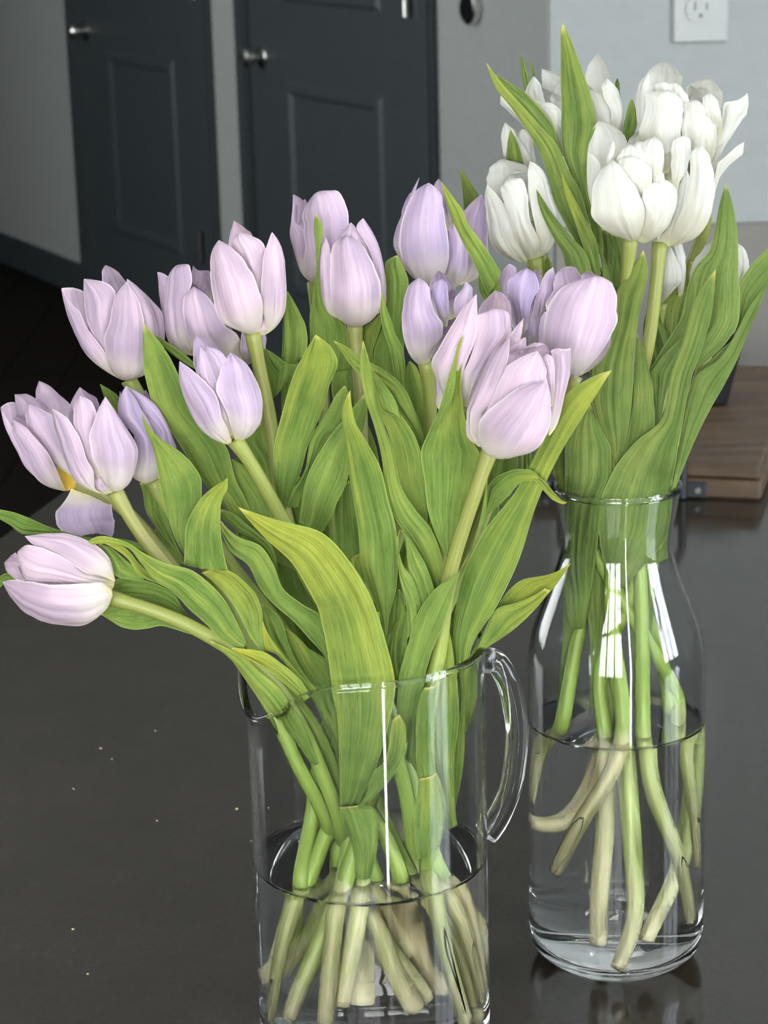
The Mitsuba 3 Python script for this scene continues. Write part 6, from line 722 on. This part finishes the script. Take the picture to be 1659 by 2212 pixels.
def blade(left, right, bulge, wave, cls, n, m, crease=0.04, ruffle=0.0, jag=0.0, groove=0.0):
    L, R = pts3(left), pts3(right); k = np.linspace(0, 1, len(L)); t = np.linspace(0, 1, n)
    L, R = PchipInterpolator(k, L)(t), PchipInterpolator(k, R)(t)
    if jag:                                      # uneven petal margins towards the tip
        e = np.clip((t - 0.35) / 0.4, 0, 1)[:, None] * jag; idj = blade_id[0] * 3.17
        for E, o in ((L, 0.0), (R, 50.0)): E += (R - L) * (e * (meshkit.fbm(np.stack([t * 11 + o, np.full_like(t, idj), t * 0], -1), 3, 4) - 0.5)[:, None] * np.minimum(1, (1 - t) * 6)[:, None])
    mid, hw = (L + R) / 2, (R - L) / 2; wl = np.linalg.norm(hw, axis=1, keepdims=True)
    tg = np.gradient(mid, axis=0); nn = np.cross(hw, tg); ln = np.linalg.norm(nn, axis=1, keepdims=True); nn = nn / np.maximum(ln, 1e-12)
    for i in range(1, n):
        if ln[i] < 1e-9 or nn[i] @ nn[i - 1] < -0.3: nn[i] = nn[i - 1]
    for _ in range(3): nn[1:-1] = (nn[:-2] + 2 * nn[1:-1] + nn[2:]) / 4
    nn /= np.maximum(np.linalg.norm(nn, axis=1, keepdims=True), 1e-12)
    s = np.linspace(-1, 1, m); idn = blade_id[0]; blade_id[0] += 1
    prof = bulge * (1 - s ** 2) - crease * np.exp(-(s / 0.10) ** 2)
    V = mid[:, None] + hw[:, None] * s[None, :, None] + nn[:, None] * (wl[:, None] * prof[None, :, None])
    tt, ss = np.meshgrid(t, s, indexing='ij')
    if groove:                                   # a soft lengthwise fold off the midrib
        rg = random.Random(idn); s0 = rg.uniform(-.45, .45) + 0.25 * (tt - 0.5) * rg.uniform(-1, 1); t0 = rg.uniform(.25, .75)
        V += nn[:, None] * (wl[:, None] * (-groove * rg.uniform(.5, 1.5) * np.exp(-((ss - s0) / 0.13) ** 2) * np.exp(-((tt - t0) / 0.28) ** 2))[..., None])
    if wave: V += nn[:, None] * (wave * wl[:, None] * (np.sign(ss) * ss ** 2 * np.sin(tt * 17 + idn))[..., None])
    wob = meshkit.fbm(np.stack([ss * 2.2 + idn * 3.7, tt * 3.0, np.full_like(ss, idn * 1.3)], -1), 2, 5) - 0.5
    V += nn[:, None] * ((0.0022 + ruffle) * np.sin(np.pi * np.minimum(tt * 1.2, 1)) * wob * np.minimum(wl / 0.008, 1))[..., None]
    ridge = meshkit.noise(np.stack([ss * 9 + idn * 5.1, tt * 1.5, np.full_like(ss, idn)], -1), 9) - 0.5
    V += nn[:, None] * (0.0005 * ridge * np.minimum(wl / 0.008, 1))[..., None]
    i = np.arange(n * m).reshape(n, m); q = np.stack([i[:-1, :-1], i[:-1, 1:], i[1:, 1:], i[1:, :-1]], -1).reshape(-1, 4)
    uv = np.stack([4 * idn + (ss + 1) / 2, 2 * round(cls * 16) + tt], -1).reshape(-1, 2)
    return trimesh.Trimesh(V.reshape(-1, 3) + OFF, np.vstack([q[:, [0, 1, 2]], q[:, [0, 2, 3]]]), process=False), uv
PETAL = ('lavender_petal', 'white_tulip_petal', 'orange_petal_base')
for white, code, label, wi, stem, petals, leaves in TULIPS:
    k = thing('tulip', label, 'tulip', 'white tulips in the carafe' if white else 'lavender tulips in the jug')
    for cls, hue, bulge, l, r in petals:
        m, uv = blade(l, r, bulge, 0, hue if cls == 0 else 0, 34, 17, 0.05, 0.0014 if white else 0.0, 0.16 if white else 0.10)
        part(k, 'petal', m, PETAL[cls], smooth=True, uv=uv, label={2: 'orange-yellow petal base'}.get(cls))
    P = pts3(stem); d = np.r_[0, np.cumsum(np.linalg.norm(np.diff(P, axis=0), axis=1))]
    t = np.linspace(0, d[-1], 90); Q = PchipInterpolator(d, P)(t)
    for _ in range(14): Q[1:-1] = (Q[:-2] + 2 * Q[1:-1] + Q[2:]) / 4
    tw = d[wi]; v = np.where(t < tw, t / tw, 1 + (t - tw) / (d[-1] - tw))
    r = np.interp(v, [0, .05, .8, 1.0, 1.1, 1.9, 2.0], [.0040, .0032, .0037, .0042, .0044, .0042, .0040])
    rad = 14; V, f = tube(Q + OFF, r, rad)
    idn = blade_id[0]; blade_id[0] += 1
    uv = np.vstack([np.stack([np.tile(4 * idn + np.linspace(0, 1, rad + 1), len(t)), np.repeat(v, rad + 1)], 1), [[4 * idn, 0], [4 * idn, 2]]])
    part(k, 'stem', trimesh.Trimesh(V, f, process=False), 'stem_green', smooth=True, uv=uv)
    for yel, bulge, wave, l, r_ in leaves:
        m, uv = blade(l, r_, bulge, wave, max(yel, 0), 48, 19, 0.07, groove=0.12)
        part(k, 'leaf', m, 'carafe_leaf_green' if white else 'leaf_green', smooth=True, uv=uv)
